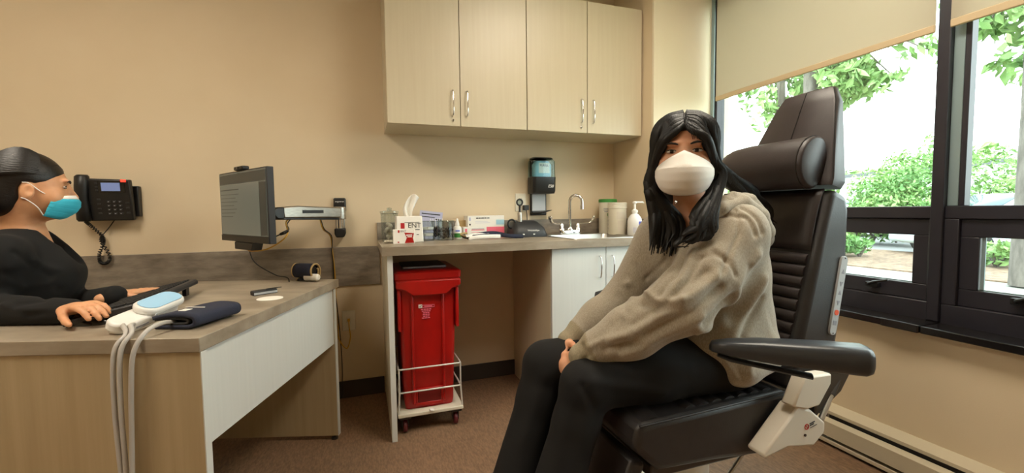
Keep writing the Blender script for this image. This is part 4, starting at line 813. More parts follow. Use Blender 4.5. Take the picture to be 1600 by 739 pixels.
part('warning_text', m, 'ink', hc, world=True, kind='stuff'); c1 = ony(1258, 680, .849); part('bolt', MB().cyl((c1[0], .8475, c1[2]), (c1[0], .8505, c1[2]), .004, n=10), 'dark_metal', hc, world=True)
q0, q1 = ony(1313, 580, .92), ony(1283, 655, .90); part('gas_strut', MB().tube([q0, (q0+q1)/2], .011, 12), 'dark_metal', ec, world=True); part('strut_rod', MB().tube([(q0+q1)/2, q1], .008, 12), 'steel', ec, world=True)
part('rear_bracket', MB().prism(pxpoly([(1270, 600), (1312, 560), (1335, 560), (1310, 610), (1270, 650)], .915), .906, .930), 'dark_metal', ec, world=True, bevel=.004)
# far arm
FA = onz(930, 459, .735); FA[2] = 0; fd = np.array([1, -.03, 0]); fd /= np.linalg.norm(fd); fp = armpad(FA, fd, np.array([.03, 1, 0]), .40, 'armrest', ec, .728)
part('arm_bar', MB().tube([(FA[0]+.02, FA[1], .70), (FA[0]+.30, FA[1]-.01, .672), (FA[0]+.36, FA[1]-.01, .60)], [.010, .014, .014], 10, flat=((0, 0, 1), .6)), 'charcoal', fp, world=True)
part('arm_bracket', MB().prism([(1.16, .46), (1.30, .46), (1.32, .66), (1.22, .68)], 1.40, 1.44), 'plastic_cream', ec, world=True, bevel=.005)
part('hinge_cover', MB().prism([(1.04, .40), (1.18, .36), (1.32, .44), (1.30, .52), (1.2, .54)], 1.386, 1.44), 'plastic_cream', ec, world=True, bevel=.006)
part('arm_mount', MB().tube([(FA[0]+.34, FA[1]-.01, .66), (1.26, 1.44, .60)], .014, 10), 'charcoal', ec, world=True)
# control strip on the side of the backrest
ys = .9312; t0_, t1_ = ony(1317, 407, ys), ony(1299, 516, ys); dv_ = t1_-t0_; L_ = np.linalg.norm(dv_); ex = dv_/L_; ez = np.array([-ex[2], 0, ex[0]])
TC = Matrix(((ex[0], 0, ez[0], t0_[0]), (0, 1, 0, ys), (ex[2], 0, ez[2], t0_[2]), (0, 0, 0, 1)))
pn = [(.014*math.cos(a)-.0, .014*math.sin(a)) for a in np.linspace(PI/2, 1.5*PI, 8)]+[(L_+.014*math.cos(a), .014*math.sin(a)) for a in np.linspace(-PI/2, PI/2, 8)]
cp = part('control_panel', MB().prism(pn, -.006, .004, 'y', M=TC), 'panel_grey', ec, world=True, bevel=.001)
for i, f in enumerate((.16, .33, .46, .60, .74, .89)):
    x = L_*f; m = MB()
    if i == 4: m.cyl((x, -.008, 0), (x, -.0055, 0), .0085, n=14, M=TC); part('stop_button', m, 'orange', cp, world=True)
    elif i == 5: m.box(x-.007, x+.007, -.007, -.0055, -.007, .007, TC); part('square_button', m, 'ink_pale', cp, world=True)
    else: sgn = 1 if i % 2 else -1; m.prism([(x-.006*sgn, -.007), (x-.006*sgn, .007), (x+.008*sgn, 0)], -.007, -.0055, 'y', M=TC); part('arrow_button', m, 'ink_pale', cp, world=True)
for f in (-.035, 1.035): part('screw', MB().cyl((L_*f, -.007, 0), (L_*f, -.0058, 0), .0022, n=8, M=TC), 'ink', cp, world=True)
# undercarriage
part('base_plate', MB().lathe([(.30, 0), (.30, .02), (.27, .035), (.10, .05)], 32, (1.02, CYC, 0)), 'plastic_cream', ec, world=True)
part('column', MB().lathe([(.085, .05), (.075, .10), (.072, .34), (.10, .38)], 24, (1.0, CYC, 0)), 'white', ec, world=True)
part('seat_frame', bx(.72, 1.20, .96, 1.34, .345, .385), 'dark_metal', ec, world=True, bevel=.006)
part('back_spine', MB().prism([(1.36, .50), (1.43, .75), (1.43, 1.0), (1.45, 1.0), (1.455, .75), (1.39, .50)], 1.06, 1.24), 'dark_metal', ec, world=True, bevel=.005)
part('spine_link', bx(1.10, 1.40, 1.08, 1.22, .37, .52), 'dark_metal', ec, world=True, bevel=.005)
q0, q1 = ony(1162, 716, 1.02), ony(1146, 739, 1.02); q2 = q0+(q1-q0)*(q0[2]-.03)/(q0[2]-q1[2]); part('pedal_rod', MB().tube([q0+np.array([0, 0, .02]), q2], .006, 8), 'steel', ec, world=True)
part('leg_rest', MB().prism([(.655, .42), (.70, .40), (.575, .12), (.545, .14)], .95, 1.35), 'leather', ec, world=True, bevel=.012)
part('foot_plate', MB().prism([(.57, .118), (.57, .098), (.24, .098), (.24, .118)], .90, 1.38), 'dark_metal', ec, world=True, bevel=.004)
# ------------------------------------------------------------------ people
def unit(v): v = np.array(v, float); return v/np.linalg.norm(v)
UP = np.array([0, 0, 1.0])
def frame(fwd, pitch=0):
    f = unit([fwd[0], fwd[1], 0]); x = np.cross(UP, f); f2 = f*math.cos(pitch)+UP*math.sin(pitch); return np.stack([x, f2, np.cross(f2, x)], 1)
def pix(V): q = V-CC; z = q@CF; return np.stack([800+FPX*(q@CR)/z, 369.5-FPX*(q@CU)/z], 1), z
def snap(V, uv):
    P, z = pix(V); out = []
    for u, v in uv:
        d = np.hypot(P[:, 0]-u, P[:, 1]-v); m = d < 7
        if not m.any(): m = d < d.min()+3
        i = np.where(m)[0]; out.append(V[i[np.argmin(z[i])]])
    return out
def pxfolds(V, F, L): return folds(V, F, [(snap(V, uv), wd, am) for uv, wd, am in L])
def head(vol, O, R, k=1.0):
    H = lambda x, y, z: O+R@np.array([x, y, z])*k
    vol.ell(H(0, -.018, .030), np.array([.074, .094, .088])*k, R, .02); vol.ell(H(0, .022, -.02), np.array([.066, .066, .085])*k, R, .03); vol.ell(H(0, .040, -.078), np.array([.046, .042, .040])*k, R, .03)
    for s in (-1, 1):
        vol.ell(H(s*.044, .048, -.040), np.array([.026, .030, .030])*k, R, .02)
        vol.ell(H(s*.033, .096, .003), np.array([.017, .012, .011])*k, R, .012, 's')
        vol.ell(H(s*.076, -.012, -.022), np.array([.010, .020, .030])*k, frame_tilt(R, s), .006); vol.ell(H(s*.086, -.009, -.018), np.array([.006, .010, .016])*k, R, .004, 's')
        vol.ell(H(s*.028, .082, .024), np.array([.022, .010, .006])*k, R, .012)
    vol.cap(H(0, .086, .006), H(0, .104, -.034), .0075*k, .0125*k, .012); vol.cap(H(-.012, .092, -.040), H(.012, .092, -.040), .008*k, .008*k, .012)
    return H
def frame_tilt(R, s): a = .35*s; return R@np.array([[math.cos(a), math.sin(a), 0], [-math.sin(a), math.cos(a), 0], [0, 0, 1]])
def hand(vol, W, d, n, th, curl=(.5, .6, .4), sc=1.0, spread=0, thumb=(.5, .8, .25)):
    d, n, th = unit(d), unit(n), unit(th); n = unit(n-d*(n@d)); th = unit(th-d*(th@d)-n*(th@n)); W = np.array(W, float); tips = []
    for o in (.019, .0, -.019): vol.cap(W+d*.018*sc+th*o*.7*sc, W+d*.076*sc+th*o*sc, .015*sc, .0135*sc, .014, (n, .82))
    vol.cap(W-d*.03*sc, W+d*.03*sc, .024*sc, .024*sc, .012, (n, .72))
    for o, L, r in ((.029, .068, .0086), (.0098, .076, .0088), (-.0095, .071, .0085), (-.028, .056, .0074)):
        p = W+d*(.080-.10*abs(o-.008)*.6)*sc+th*o*sc; a = 0; dd = d; rr_ = r*sc
        for j, f in enumerate((.46, .30, .24)):
            a += curl[j]; dd = unit(d*math.cos(a)+n*math.sin(a)+th*spread*o*10); q = p+dd*L*f*sc; vol.cap(p, q, rr_, rr_*.92, .004); p = q; rr_ *= .92
        tips.append((p, dd))
    p = W+d*.028*sc+th*.024*sc; dd = unit(d*thumb[0]+th*thumb[1]+n*thumb[2])
    for j, L in enumerate((.036, .030, .024)):
        q = p+dd*L*sc; vol.cap(p, q, (.0125, .0098, .0088)[j]*sc, (.0098, .0088, .0072)[j]*sc, .010 if j == 0 else .004); p = q; dd = unit(dd+d*.35+n*.12)
    tips.append((p, dd)); return tips
def lock(mb, P, r, flat, n=6): P = smoothpath(P, 5); m = len(P); t = np.linspace(0, 1, m); mb.tube(P, list(r*np.minimum(1, .55+2.2*t)*np.clip((1-t)*5, .12, 1)), n, flat=flat)
def eyes(t, V, H, R, k, mats=('eye_white', 'iris', 'brow'), sides=(-1, 1), look=(0, 0), open_=.0044):
    L = (V-H(0, 0, 0))@R/k
    def surf(x, z):
        d = np.hypot(L[:, 0]-x, L[:, 2]-z); i = np.where((d < .006) & (L[:, 1] > .03))[0]; return L[i, 1].max() if len(i) else .085
    for s in sides:
        y = surf(s*.033, .002); c = np.array([s*.033, y-.0015, .001]); rings = []
        e = part('eye', MB().ell((0, 0, 0), (.0148, .0052, open_+.0006), 14, 8, M=Matrix.Translation(Vector(H(*c))) @ Matrix(R.tolist()).to_4x4()), mats[0], t, world=True, smooth=80)
        c2 = c+[look[0]*.004, .0030, look[1]]; part('iris', MB().ell((0, 0, 0), (.0068, .0028, min(.0068, open_*1.05)), 14, 8, M=Matrix.Translation(Vector(H(*c2))) @ Matrix(R.tolist()).to_4x4()), mats[1], e, world=True, smooth=80)
        part('lash_line', MB().tube([H(c[0]+s*dx, c[1]+.0045-abs(dx)*.14, c[2]+open_*(1-(dx/.017)**2)+.0004+.0006*(dx > 0)) for dx in np.linspace(-.0155, .0165, 9)], [.0006, .0011, .0014, .0015, .0015, .0015, .0014, .0011, .0006], 6), mats[2], e, world=True)
        part('eyebrow', MB().tube([H(s*x, surf(s*x, .021)+.0008, .0190+z) for x, z in ((.016, 0), (.024, .003), (.034, .005), (.044, .004), (.052, .0005))], [.0020, .0034, .0034, .0026, .0012], 6), mats[2], t, world=True)

# ================= the seated patient
O1 = pd(1069, 241, 1.265); f1 = CC-O1; R1 = frame(f1, -.02); pa = thing('person', 'person in grey hoodie, black trousers and white mask seated on the exam chair', 'person', (1.0, 1.13, .0))
shL, shR, nb = pd(1150, 362, 1.245), pd(1034, 372, 1.40), pd(1083, 338, 1.315); elL, wrL, elR, wrR = pd(1064, 474, 1.175), pd(914, 553, 1.245), pd(980, 466, 1.43), pd(892, 530, 1.375)
chest, waist, pelv = pd(1102, 425, 1.345), pd(1115, 500, 1.385), np.array([1.045, 1.11, .645])
hipL, hipR, kneeL, kneeR, ankL, ankR = np.array([1.02, 1.03, .622]), np.array([1.02, 1.20, .622]), np.array([.575, 1.055, .592]), np.array([.525, 1.215, .605]), np.array([.44, 1.03, .215]), np.array([.385, 1.165, .215])
sa = unit((shL-shR)*[1, 1, 0]); tf = np.cross(sa, UP)
vb = Vol((.22, .88, .09), (1.24, 1.42, 1.40), .0036); H1 = head(vb, O1, R1, .97)
vb.chain([H1(0, -.02, -.06), nb+tf*-.0, (nb+chest)/2], [.046, .048, .07], .03); vb.chain([nb-UP*.06, chest, waist, pelv], [.08, .11, .105, .12], .05, (tf, .7)); vb.cap(shL-sa*.02, shR+sa*.02, .045, .045, .04)
for a, b, c in ((shL, elL, wrL), (shR, elR, wrR)): vb.chain([a, b, c], [.045, .040, .026], .02)
for a, b, c in ((hipL, kneeL, ankL), (hipR, kneeR, ankR)): vb.chain([a, b, c], [.075, .050, .035], .03); vb.chain([c, c+[-.02, 0, -.05], c+[-.16, -.01, -.065]], [.036, .034, .024], .02)
dR = pd(876, 566, 1.305)-wrR; dL = pd(878, 582, 1.27)-wrL
hand(vb, wrR+unit(dR)*.012, dR, unit([.55, -.55, -.45]), unit([-.35, -.75, .2]), (.35, .55, .45), .95)
hand(vb, wrL+unit(dL)*.004, dL, unit([.50, .50, -.6]), unit([-.5, .55, .3]), (.55, .75, .5), .95, thumb=(.8, .45, .25))
VB = vb.mesh(1); bodyp = vpart('body', VB, 'skin', pa); eyes(bodyp, VB[0], H1, R1, .97)
# trousers
vp = Vol((.16, .86, .12), (1.26, 1.44, .86), .005)
vp.ell(pelv+[0.0, 0, .0], (.155, .205, .125), None, .05)
for a, b, c in ((hipL, kneeL, ankL), (hipR, kneeR, ankR)):
    vp.chain([a, a*.45+b*.55+[0, 0, .004], b], [.098, .086, .069], .03); kn = b+unit(c-b)*.10; vp.chain([b, kn, c+[0, 0, .02]], [.069, .062, .072], .025); vp.cap(c+[0, 0, .02], c+[-.025, 0, -.055], .072, .085, .02, ((1, 0, 0), .95))
VP = vp.mesh(2); V, F = VP; keep = V[F].mean(1)[:, 2] > .145; V = pxfolds(V, F, [([(905, 600), (930, 640)], .012, -.006), ([(930, 590), (990, 600), (1040, 620)], .015, .005), ([(895, 640), (880, 739)], .02, -.005), ([(1000, 575), (1080, 570)], .02, .005), ([(845, 590), (815, 680)], .018, .005)])
vpart('trousers', (V, F[keep]), 'pants', pa)
for c in (ankL, ankR):
    m = MB(); rings = []
    for x, wd, h in ((.060, .022, .055), (.045, .036, .085), (0, .038, .085), (-.06, .042, .060), (-.12, .046, .044), (-.165, .036, .034), (-.185, .018, .020)): rings.append([(c[0]+x, c[1]-.004+wd*math.cos(a), .119+max(h*(.5+.5*math.sin(a)), 0)) for a in np.linspace(0, 2*PI, 16, endpoint=False)])
    part('shoe', MB().loft(rings), 'shoe', pa, world=True, smooth=60)
# hoodie
vh = Vol((.48, .82, .50), (1.28, 1.46, 1.20), .0046)
fl = (tf, .74)
vh.chain([nb-UP*.085+tf*-.005, chest+tf*.0, waist, pelv+[0.02, -.02, .09]], [.130, .165, .160, .150], .06, fl); vh.cap(shR+sa*.01-UP*.018, shL-sa*.01-UP*.018, .074, .078, .06)
vh.cap(waist+tf*.05+sa*-.02, waist+tf*.09-UP*.05, .10, .09, .06)          # belly and pocket fullness
vh.chain([shL, shL*.45+elL*.55+[0, 0, -.012], elL, elL*.5+wrL*.5+[0, 0, -.006], wrL+unit(elL-wrL)*.045], [.084, .082, .078, .070, .054], .035); vh.cap(wrL+unit(elL-wrL)*.035, wrL-unit(elL-wrL)*.012, .040, .037, .010)
vh.chain([shR, elR, elR*.5+wrR*.5, wrR+unit(elR-wrR)*.045], [.080, .068, .058, .048], .035); vh.cap(wrR+unit(elR-wrR)*.035, wrR-unit(elR-wrR)*.010, .038, .035, .010)
vh.cap(pd(1132, 530, 1.275), pd(1156, 572, 1.248), .085, .048, .05); vh.cap(pd(1156, 572, 1.248), pd(1188, 552, 1.30), .044, .06, .05)         # hem corner at the hip
hood = [pd(1104, 345, 1.235), pd(1135, 320, 1.235), pd(1163, 318, 1.285), pd(1182, 340, 1.335), pd(1180, 362, 1.40), pd(1140, 345, 1.47), pd(1085, 340, 1.46), pd(1048, 350, 1.40), pd(1056, 358, 1.335)]
vh.chain(hood, [.018, .024, .028, .032, .036, .04, .036, .028, .018], .02)
vh.chain([H1(0, -.015, -.085), nb+tf*.02+UP*.045], [.060, .060], .01) if False else None
vh.chain([H1(0, .0, -.075), nb+tf*.028+UP*.012, nb+tf*.075-UP*.045], [.052, .050, .016], .012) if False else None
for q, r_ in ((nb+UP*.05, .056), (nb+UP*.02+tf*.02, .054), (nb-UP*.02+tf*.062, .036)): vh.ell(q, (r_, r_, r_*1.1), None, .01, 's')
V, F = vh.mesh(2)
FL = [([(1150, 322), (1152, 360), (1140, 400), (1128, 425)], .006, -.006), ([(1112, 388), (1140, 400), (1155, 430)], .007, -.006), ([(1080, 402), (1110, 392), (1135, 400)], .009, -.005),
    ([(1190, 400), (1160, 450), (1125, 500), (1095, 520)], .016, .012), ([(1200, 440), (1170, 490), (1140, 525)], .014, .010), ([(1175, 420), (1140, 475), (1105, 510)], .012, -.010), ([(1195, 470), (1165, 520), (1150, 560)], .012, -.008),
    ([(1120, 425), (1070, 460), (1010, 500), (950, 535)], .015, .010), ([(1130, 450), (1080, 485), (1020, 515), (960, 545)], .012, -.009), ([(1100, 420), (1040, 465), (985, 505)], .012, -.008), ([(1100, 500), (1030, 535), (970, 558)], .013, .007), ([(940, 548), (965, 540), (1000, 545)], .010, -.008), ([(915, 540), (940, 528), (975, 520)], .009, .006),
    ([(1060, 375), (1040, 420), (1012, 455)], .008, .008), ([(1070, 380), (1052, 425), (1025, 460)], .007, -.008), ([(1050, 370), (1030, 410), (1005, 440)], .007, -.007), ([(1082, 385), (1062, 430), (1035, 465)], .008, .008), ([(1005, 455), (1030, 470), (1060, 462)], .010, .010), ([(1000, 468), (1025, 480), (1050, 478)], .010, -.008), ([(1092, 395), (1075, 430), (1050, 462)], .007, -.007),
    ([(985, 415), (1000, 440), (1000, 470)], .014, -.004), ([(975, 440), (985, 465), (970, 490)], .012, .008), ([(960, 460), (975, 485), (950, 505)], .014, -.004), ([(1160, 540), (1170, 565), (1175, 590)], .010, .006), ([(1120, 535), (1140, 560), (1150, 590)], .010, -.006), ([(1090, 525), (1120, 560), (1150, 597)], .006, .005),
    ([(1160, 318), (1185, 335), (1196, 360)], .007, -.007), ([(1130, 330), (1165, 335), (1185, 362)], .008, -.007), ([(905, 535), (912, 560), (905, 578)], .007, -.007), ([(1055, 345), (1066, 352), (1080, 346)], .005, .004), ([(1066, 350), (1060, 380), (1048, 410)], .004, -.004)]
V = pxfolds(V, F, FL); V = relax(V, F, .25)
cen = V[F].mean(1); mi = np.zeros(len(F), int)
for a, b in ((wrL, elL), (wrR, elR)): d = unit(b-a); tt = (cen-a)@d; mi[(tt < .034) & (tt > -.08) & (np.linalg.norm(cen-a-tt[:, None]*d, axis=1) < .06)] = 1
vpart('hoodie', (V, F), ['hoodie', 'hoodie_rib'], pa, mi)
vo = Vol((.75, .82, .92), (1.28, 1.46, 1.22), .0042); vo.chain([pd(1098, 350, 1.20), pd(1128, 326, 1.205), pd(1160, 318, 1.235), pd(1184, 338, 1.275), pd(1193, 362, 1.32), pd(1190, 372, 1.39), pd(1150, 350, 1.46)], [.010, .018, .024, .028, .030, .034, .036], .008); vo.chain([pd(1116, 326, 1.20), pd(1145, 306, 1.235), pd(1172, 312, 1.275), pd(1190, 334, 1.325), pd(1188, 345, 1.39), pd(1150, 325, 1.46)], [.007, .013, .017, .018, .02, .02], .004); hv = vo.mesh(1); vpart('hood', hv, 'hoodie', pa)
hz = snap(V, [(1067, 350), (1064, 366), (1060, 380)]); part('zip', MB().tube([p-CF*.003 for p in hz], .0022, 6), 'metal_zip', pa, world=True)
# mask
def fold_mask(t, H, rows, nm, mats, ns=25, solid=.0018, prof=.9, amax=72, seg=5):
    G = []; rows = np.array(rows)
    T = np.linspace(0, len(rows)-1, (len(rows)-1)*seg+1)
    for tt in T:
        i = min(int(tt), len(rows)-2); f = tt-i; r0 = rows[i]*(1-f)+rows[i+1]*f; zc, zs, yc, ys, xs = r0; line = []
        for s in np.linspace(-1, 1, ns):
            ph = math.radians(amax)*s; q = max(math.cos(ph*90/amax), 0)**prof; line.append(H(xs*math.sin(ph)/math.sin(math.radians(amax)), ys+(yc-ys)*q, zs+(zc-zs)*(q if nm == 'x' else (1-abs(s)**2.4) if nm == 'full' else (1-abs(s))**1.0)))
        G.append(line)
    return G
rows = [(.001, -.046, .103, .030, .079), (-.047, -.050, .136, .034, .081), (-.062, -.056, .138, .036, .081), (-.085, -.066, .134, .037, .081), (-.106, -.076, .118, .034, .079), (-.124, -.086, .088, .030, .074)]
G = fold_mask(pa, H1, rows[:2], 'peak', None, prof=.75); G2 = fold_mask(pa, H1, rows[1:], 'full', None, prof=.75)
mk = part('mask', MB().grid(G[:-1]+G2), 'mask_white', pa, world=True, solid=.0018, smooth=32)
part('fold_line', MB().tube(G2[0], .0007, 5), 'mask_white', mk, world=True)
for s in (-1, 1): part('ear_loop', MB().tube(smoothpath([H1(s*.079, .036, -.054), H1(s*.086, .010, -.036), H1(s*.088, -.015, -.005), H1(s*.086, -.02, -.03), H1(s*.084, .0, -.062), H1(s*.076, .032, -.070)], 5), .0014, 6), 'mask_white', mk, world=True)
# hair
CEN = np.array([0, -.018, .028]); RAD = np.array([.088, .108, .095])
vhr = Vol(O1-[.2, .2, .16], O1+[.2, .2, .17], .004)
vhr.ell(H1(*CEN), RAD*1.015*.97, R1, .01); vhr.ell(H1(0, -.055, -.06), np.array([.075, .062, .10]), R1, .03)
vhr.ell(H1(0, .115, -.045), np.array([.066, .080, .118]), R1, .006, 's'); vhr.ell(H1(0, .085, -.1), np.array([.060, .07, .1]), R1, .006, 's')
hair = vpart('hair', vhr.mesh(1), 'hair', pa)
def skull(a, y, s, grow=1.0):
    q = math.sqrt(max(1-((y-CEN[1])/RAD[1])**2, .02)); return np.array([s*RAD[0]*math.sin(a)*q*grow, y, CEN[2]+RAD[2]*math.cos(a)*q*grow])
mb = MB()
for s in (-1, 1):
    for i in range(64):
        f = i/63; y0 = .082-.165*f+rng.normal()*.003; g = 1.015+.03*rng.random()
        a1, a2 = .55+.1*rng.random(), 1.15+.1*rng.random()
        P = [H1(*skull(.03, y0*.9, s, g)), H1(*skull(a1, y0, s, g)), H1(*skull(a2, y0+.004, s, g))]
        tmp = np.array([s*(.079+.010*rng.random()), min(y0, .055)-.008, -.01-.02*rng.random()])
        if f < .25: P[1] = H1(*(skull(a1, y0, s, g)+[0, .006, 0])); P[2] = H1(s*(.052+.012*rng.random()), y0+.006-.02*f, .030); tmp = np.array([s*(.077+.007*rng.random()), .050-.03*f, -.030])
        P.append(H1(*tmp)); j = lambda k=.008: rng.normal(size=3)*k
        if s < 0:      # falls in front of the far shoulder
            u, dpt = 1014+44*rng.random(), 1.255+.05*rng.random()
            P += [H1(s*(.085+.012*rng.random()), .02+.02*rng.random(), -.10)+j(.004), pd(u+6, 350, dpt)+j(.004), pd(u, 382+16*rng.random(), dpt-.012)+j(.004)]
        elif f < .40:  # sweeps across the near collar
            P += [H1(.098, .03-.02*f, -.075)+j(.004), pd(1112-26*f*2+8*rng.normal(), 340, 1.165)+j(.003), pd(1092+14*rng.normal(), 366+5*rng.normal(), 1.155)+j(.003), pd(1064+14*rng.random(), 377+4*rng.normal(), 1.155)+j(.003)]
        else:          # behind the near shoulder
            P += [H1(.114, -.035-.03*f, -.060)+j(.005), pd(1150+14*f+6*rng.normal(), 300, 1.33+.05*f)+j(.004), pd(1186+8*rng.normal(), 326, 1.40+.03*f)+j(.004), pd(1204+5*rng.normal(), 362+10*rng.normal(), 1.385+.03*f)+j(.003)]
        lock(mb, P, .0125 if f > .25 else .0105, (R1[:, 1], .5))
for i in range(30):       # back
    f = (i+.5)/30; x = -.08+.16*f; P = [H1(x*.5, -.07, .108), H1(x*.9, -.122, .05), H1(x, -.130, -.03), H1(x*1.1, -.115, -.11), H1(x*1.25, -.105, -.19)+rng.normal(size=3)*.006]; lock(mb, P, .014, (R1[:, 0], .5))
part('locks', mb, 'hair', hair, world=True, smooth=70, kind='stuff')
mb = MB()
for i in range(26):
    s = rng.choice([-1, 1]); y0 = rng.uniform(-.05, .08); a = rng.uniform(.1, 1.3); P = [H1(*skull(.05, y0, s, 1.03)), H1(*(skull(a*.6, y0, s, 1.06+.03*rng.random()))), H1(*(skull(a, y0+.01, s, 1.05+.06*rng.random())))]; mb.tube(smoothpath(P, 5), .0006, 4)
for s, e in ((-1, 0), (1, .004), (1, .012)): mb.tube(smoothpath([H1(.002, .082, .108), H1(.006+e, .098, .075), H1(.018+e, .102, .045), H1(.022+e, .100, .030)], 5), .0008, 4)
part('flyaways', mb, 'hair', hair, world=True, kind='stuff')
ea = H1(-.066, .045, -.108); part('earring', MB().ell(tuple(pd(1056, 316, 1.19)), (.0035, .0035, .006), 10, 6), 'chrome', pa, world=True)

# ================= the clinician at the desk
O2 = pd(53, 291, 1.465); f2 = np.array([.90, .435, 0]); R2 = frame(f2, -.06); cl = thing('person', 'person in black sweater and blue mask typing at the desk', 'person', (-1.12, 1.95, 0))
n2 = pd(34, 368, 1.475); c2_ = pd(42, 432, 1.485); w2_ = pd(34, 515, 1.50); p2 = np.array([w2_[0]-.03, w2_[1]+.01, .555]); sR2, sL2 = pd(2, 402, 1.335), pd(62, 398, 1.63)
eR2 = pd(-45, 486, 1.30); W1 = onz(104, 486, .803); eL2 = pd(80, 486, 1.66); W2 = onz(176, 463, .800)
s2 = unit((sR2-sL2)*[1, 1, 0]); t2 = -np.cross(s2, UP); t2 = t2 if t2[0] > 0 else -t2
v2 = Vol((-1.5, 1.45, .03), (-.52, 2.45, 1.36), .0042); H2 = head(v2, O2, R2, .93)
v2.chain([H2(0, -.03, -.06), n2, n2-UP*.08], [.050, .052, .07], .03); v2.chain([n2-UP*.07, c2_, w2_, p2], [.09, .11, .10, .13], .05, (t2, .75)); v2.cap(sR2, sL2, .045, .045, .04)
v2.chain([sR2, eR2, W1], [.042, .037, .026], .02); v2.chain([sL2, eL2, W2], [.042, .037, .026], .02)
fw = np.array([.93, .12, 0]); legs = []
for o in (-.085, .085):
    hp = p2+s2*(-o); kn = hp+fw*.42+[0, 0, -.02]; an_ = kn+fw*-.06+[0, 0, -.44]; v2.chain([hp, kn, an_], [.075, .05, .035], .03); v2.chain([an_, an_+fw*.14+[0, 0, -.035]], [.034, .026], .02); legs.append((hp, kn, an_))
k1 = onz(140, 478, .812); tp = hand(v2, W1, onz(150, 472, .835)-W1, (0, 0, -1), np.array([DV[0], DV[1], 0])*-1, (.42, .40, .25), 1.05, thumb=(.75, .45, .55))
hand(v2, W2, onz(245, 450, .806)-W2, (0, 0, -1), -np.array([DV[0], DV[1], 0]), (.0, .12, .12), .95)
V2 = v2.mesh(1); b2 = vpart('body', V2, 'skin_tan', cl); eyes(b2, V2[0], H2, R2, .93, sides=(-1, 1), look=(-.3, 0))
# sweater
vw = Vol((-1.52, 1.42, .50), (-.60, 2.36, 1.16), .005)
vw.chain([n2-UP*.075, c2_, w2_, p2+UP*.06], [.115, .150, .140, .150], .06, (t2, .80)); vw.cap(sR2, sL2, .062, .062, .06); vw.cap(c2_+t2*.055-s2*.05, c2_+t2*.055+s2*.06, .082, .082, .05)
for a, b, c in ((sR2, eR2, W1), (sL2, eL2, W2)): vw.chain([a, b, c+unit(c-b)*.012], [.064, .056, .036], .03)
vw.chain([n2-UP*.01-t2*.05+s2*.075, n2-UP*.015-t2*.075, n2-UP*.01-t2*.05-s2*.075], [.018, .020, .018], .02)
for q, r_ in ((n2+UP*.02, .066), (n2+t2*.060-UP*.020, .058), (n2+t2*.120-UP*.065, .044)): vw.ell(q, (r_, r_, r_*1.05), None, .012, 's')
V, F = vw.mesh(2); V = pxfolds(V, F, [([(20, 420), (60, 410), (95, 420)], .014, .006), ([(25, 470), (70, 462), (98, 455)], .012, -.008), ([(30, 395), (50, 410), (85, 430)], .010, -.006), ([(5, 470), (50, 478), (90, 480)], .010, .005), ([(40, 500), (60, 485), (85, 480)], .010, -.005), ([(10, 440), (40, 450), (80, 445)], .012, .005)])
vpart('sweater', (V, F), 'knit_black', cl)
vq = Vol((-1.5, 1.6, .05), (-.55, 2.4, .75), .006); vq.ell(p2, (.17, .19, .12), None, .05)
for hp, kn, an_ in legs: vq.chain([hp, kn, an_+[0, 0, .03]], [.092, .066, .05], .03)
vpart('trousers', vq.mesh(1), 'pants', cl)
for hp, kn, an_ in legs: part('shoe', MB().tube([(an_[0]-fw[0]*.05, an_[1]-fw[1]*.05, .045), (an_[0]+fw[0]*.05, an_[1]+fw[1]*.05, .045), (an_[0]+fw[0]*.19, an_[1]+fw[1]*.19, .035)], [.044, .046, .034], 14), 'shoe', cl, world=True, smooth=60)
# her mask
rows = [(-.026, -.036, .108, .048, .060), (-.050, -.050, .122, .046, .068), (-.070, -.062, .121, .042, .070), (-.090, -.078, .110, .036, .070), (-.112, -.100, .084, .030, .066), (-.118, -.106, .066, .024, .062)]
G = fold_mask(cl, H2, rows, 'x', None, prof=.75); nrow = len(G)
mk2 = part('mask', MB().grid(G[3:]), 'mask_blue', cl, world=True, solid=.0016, smooth=60); part('top_band', MB().grid(G[:4]), 'mask_white', mk2, world=True, solid=.0018, smooth=60)
for k in (9, 13, 17): part('pleat', MB().tube([np.array(p) for p in G[k]], .0016, 6), 'mask_blue', mk2, world=True, smooth=60)
for s in (-1, 1):
    part('ear_loop', MB().tube(smoothpath([G[1][-1 if s > 0 else 0], H2(s*.074, .02, -.020), H2(s*.080, -.008, .006), H2(s*.082, -.024, .008)], 5), .0016, 6), 'mask_white', mk2, world=True); part('ear_loop', MB().tube(smoothpath([G[-3][-1 if s > 0 else 0], H2(s*.074, .012, -.075), H2(s*.080, -.012, -.052), H2(s*.083, -.026, -.045)], 5), .0016, 6), 'mask_white', mk2, world=True)
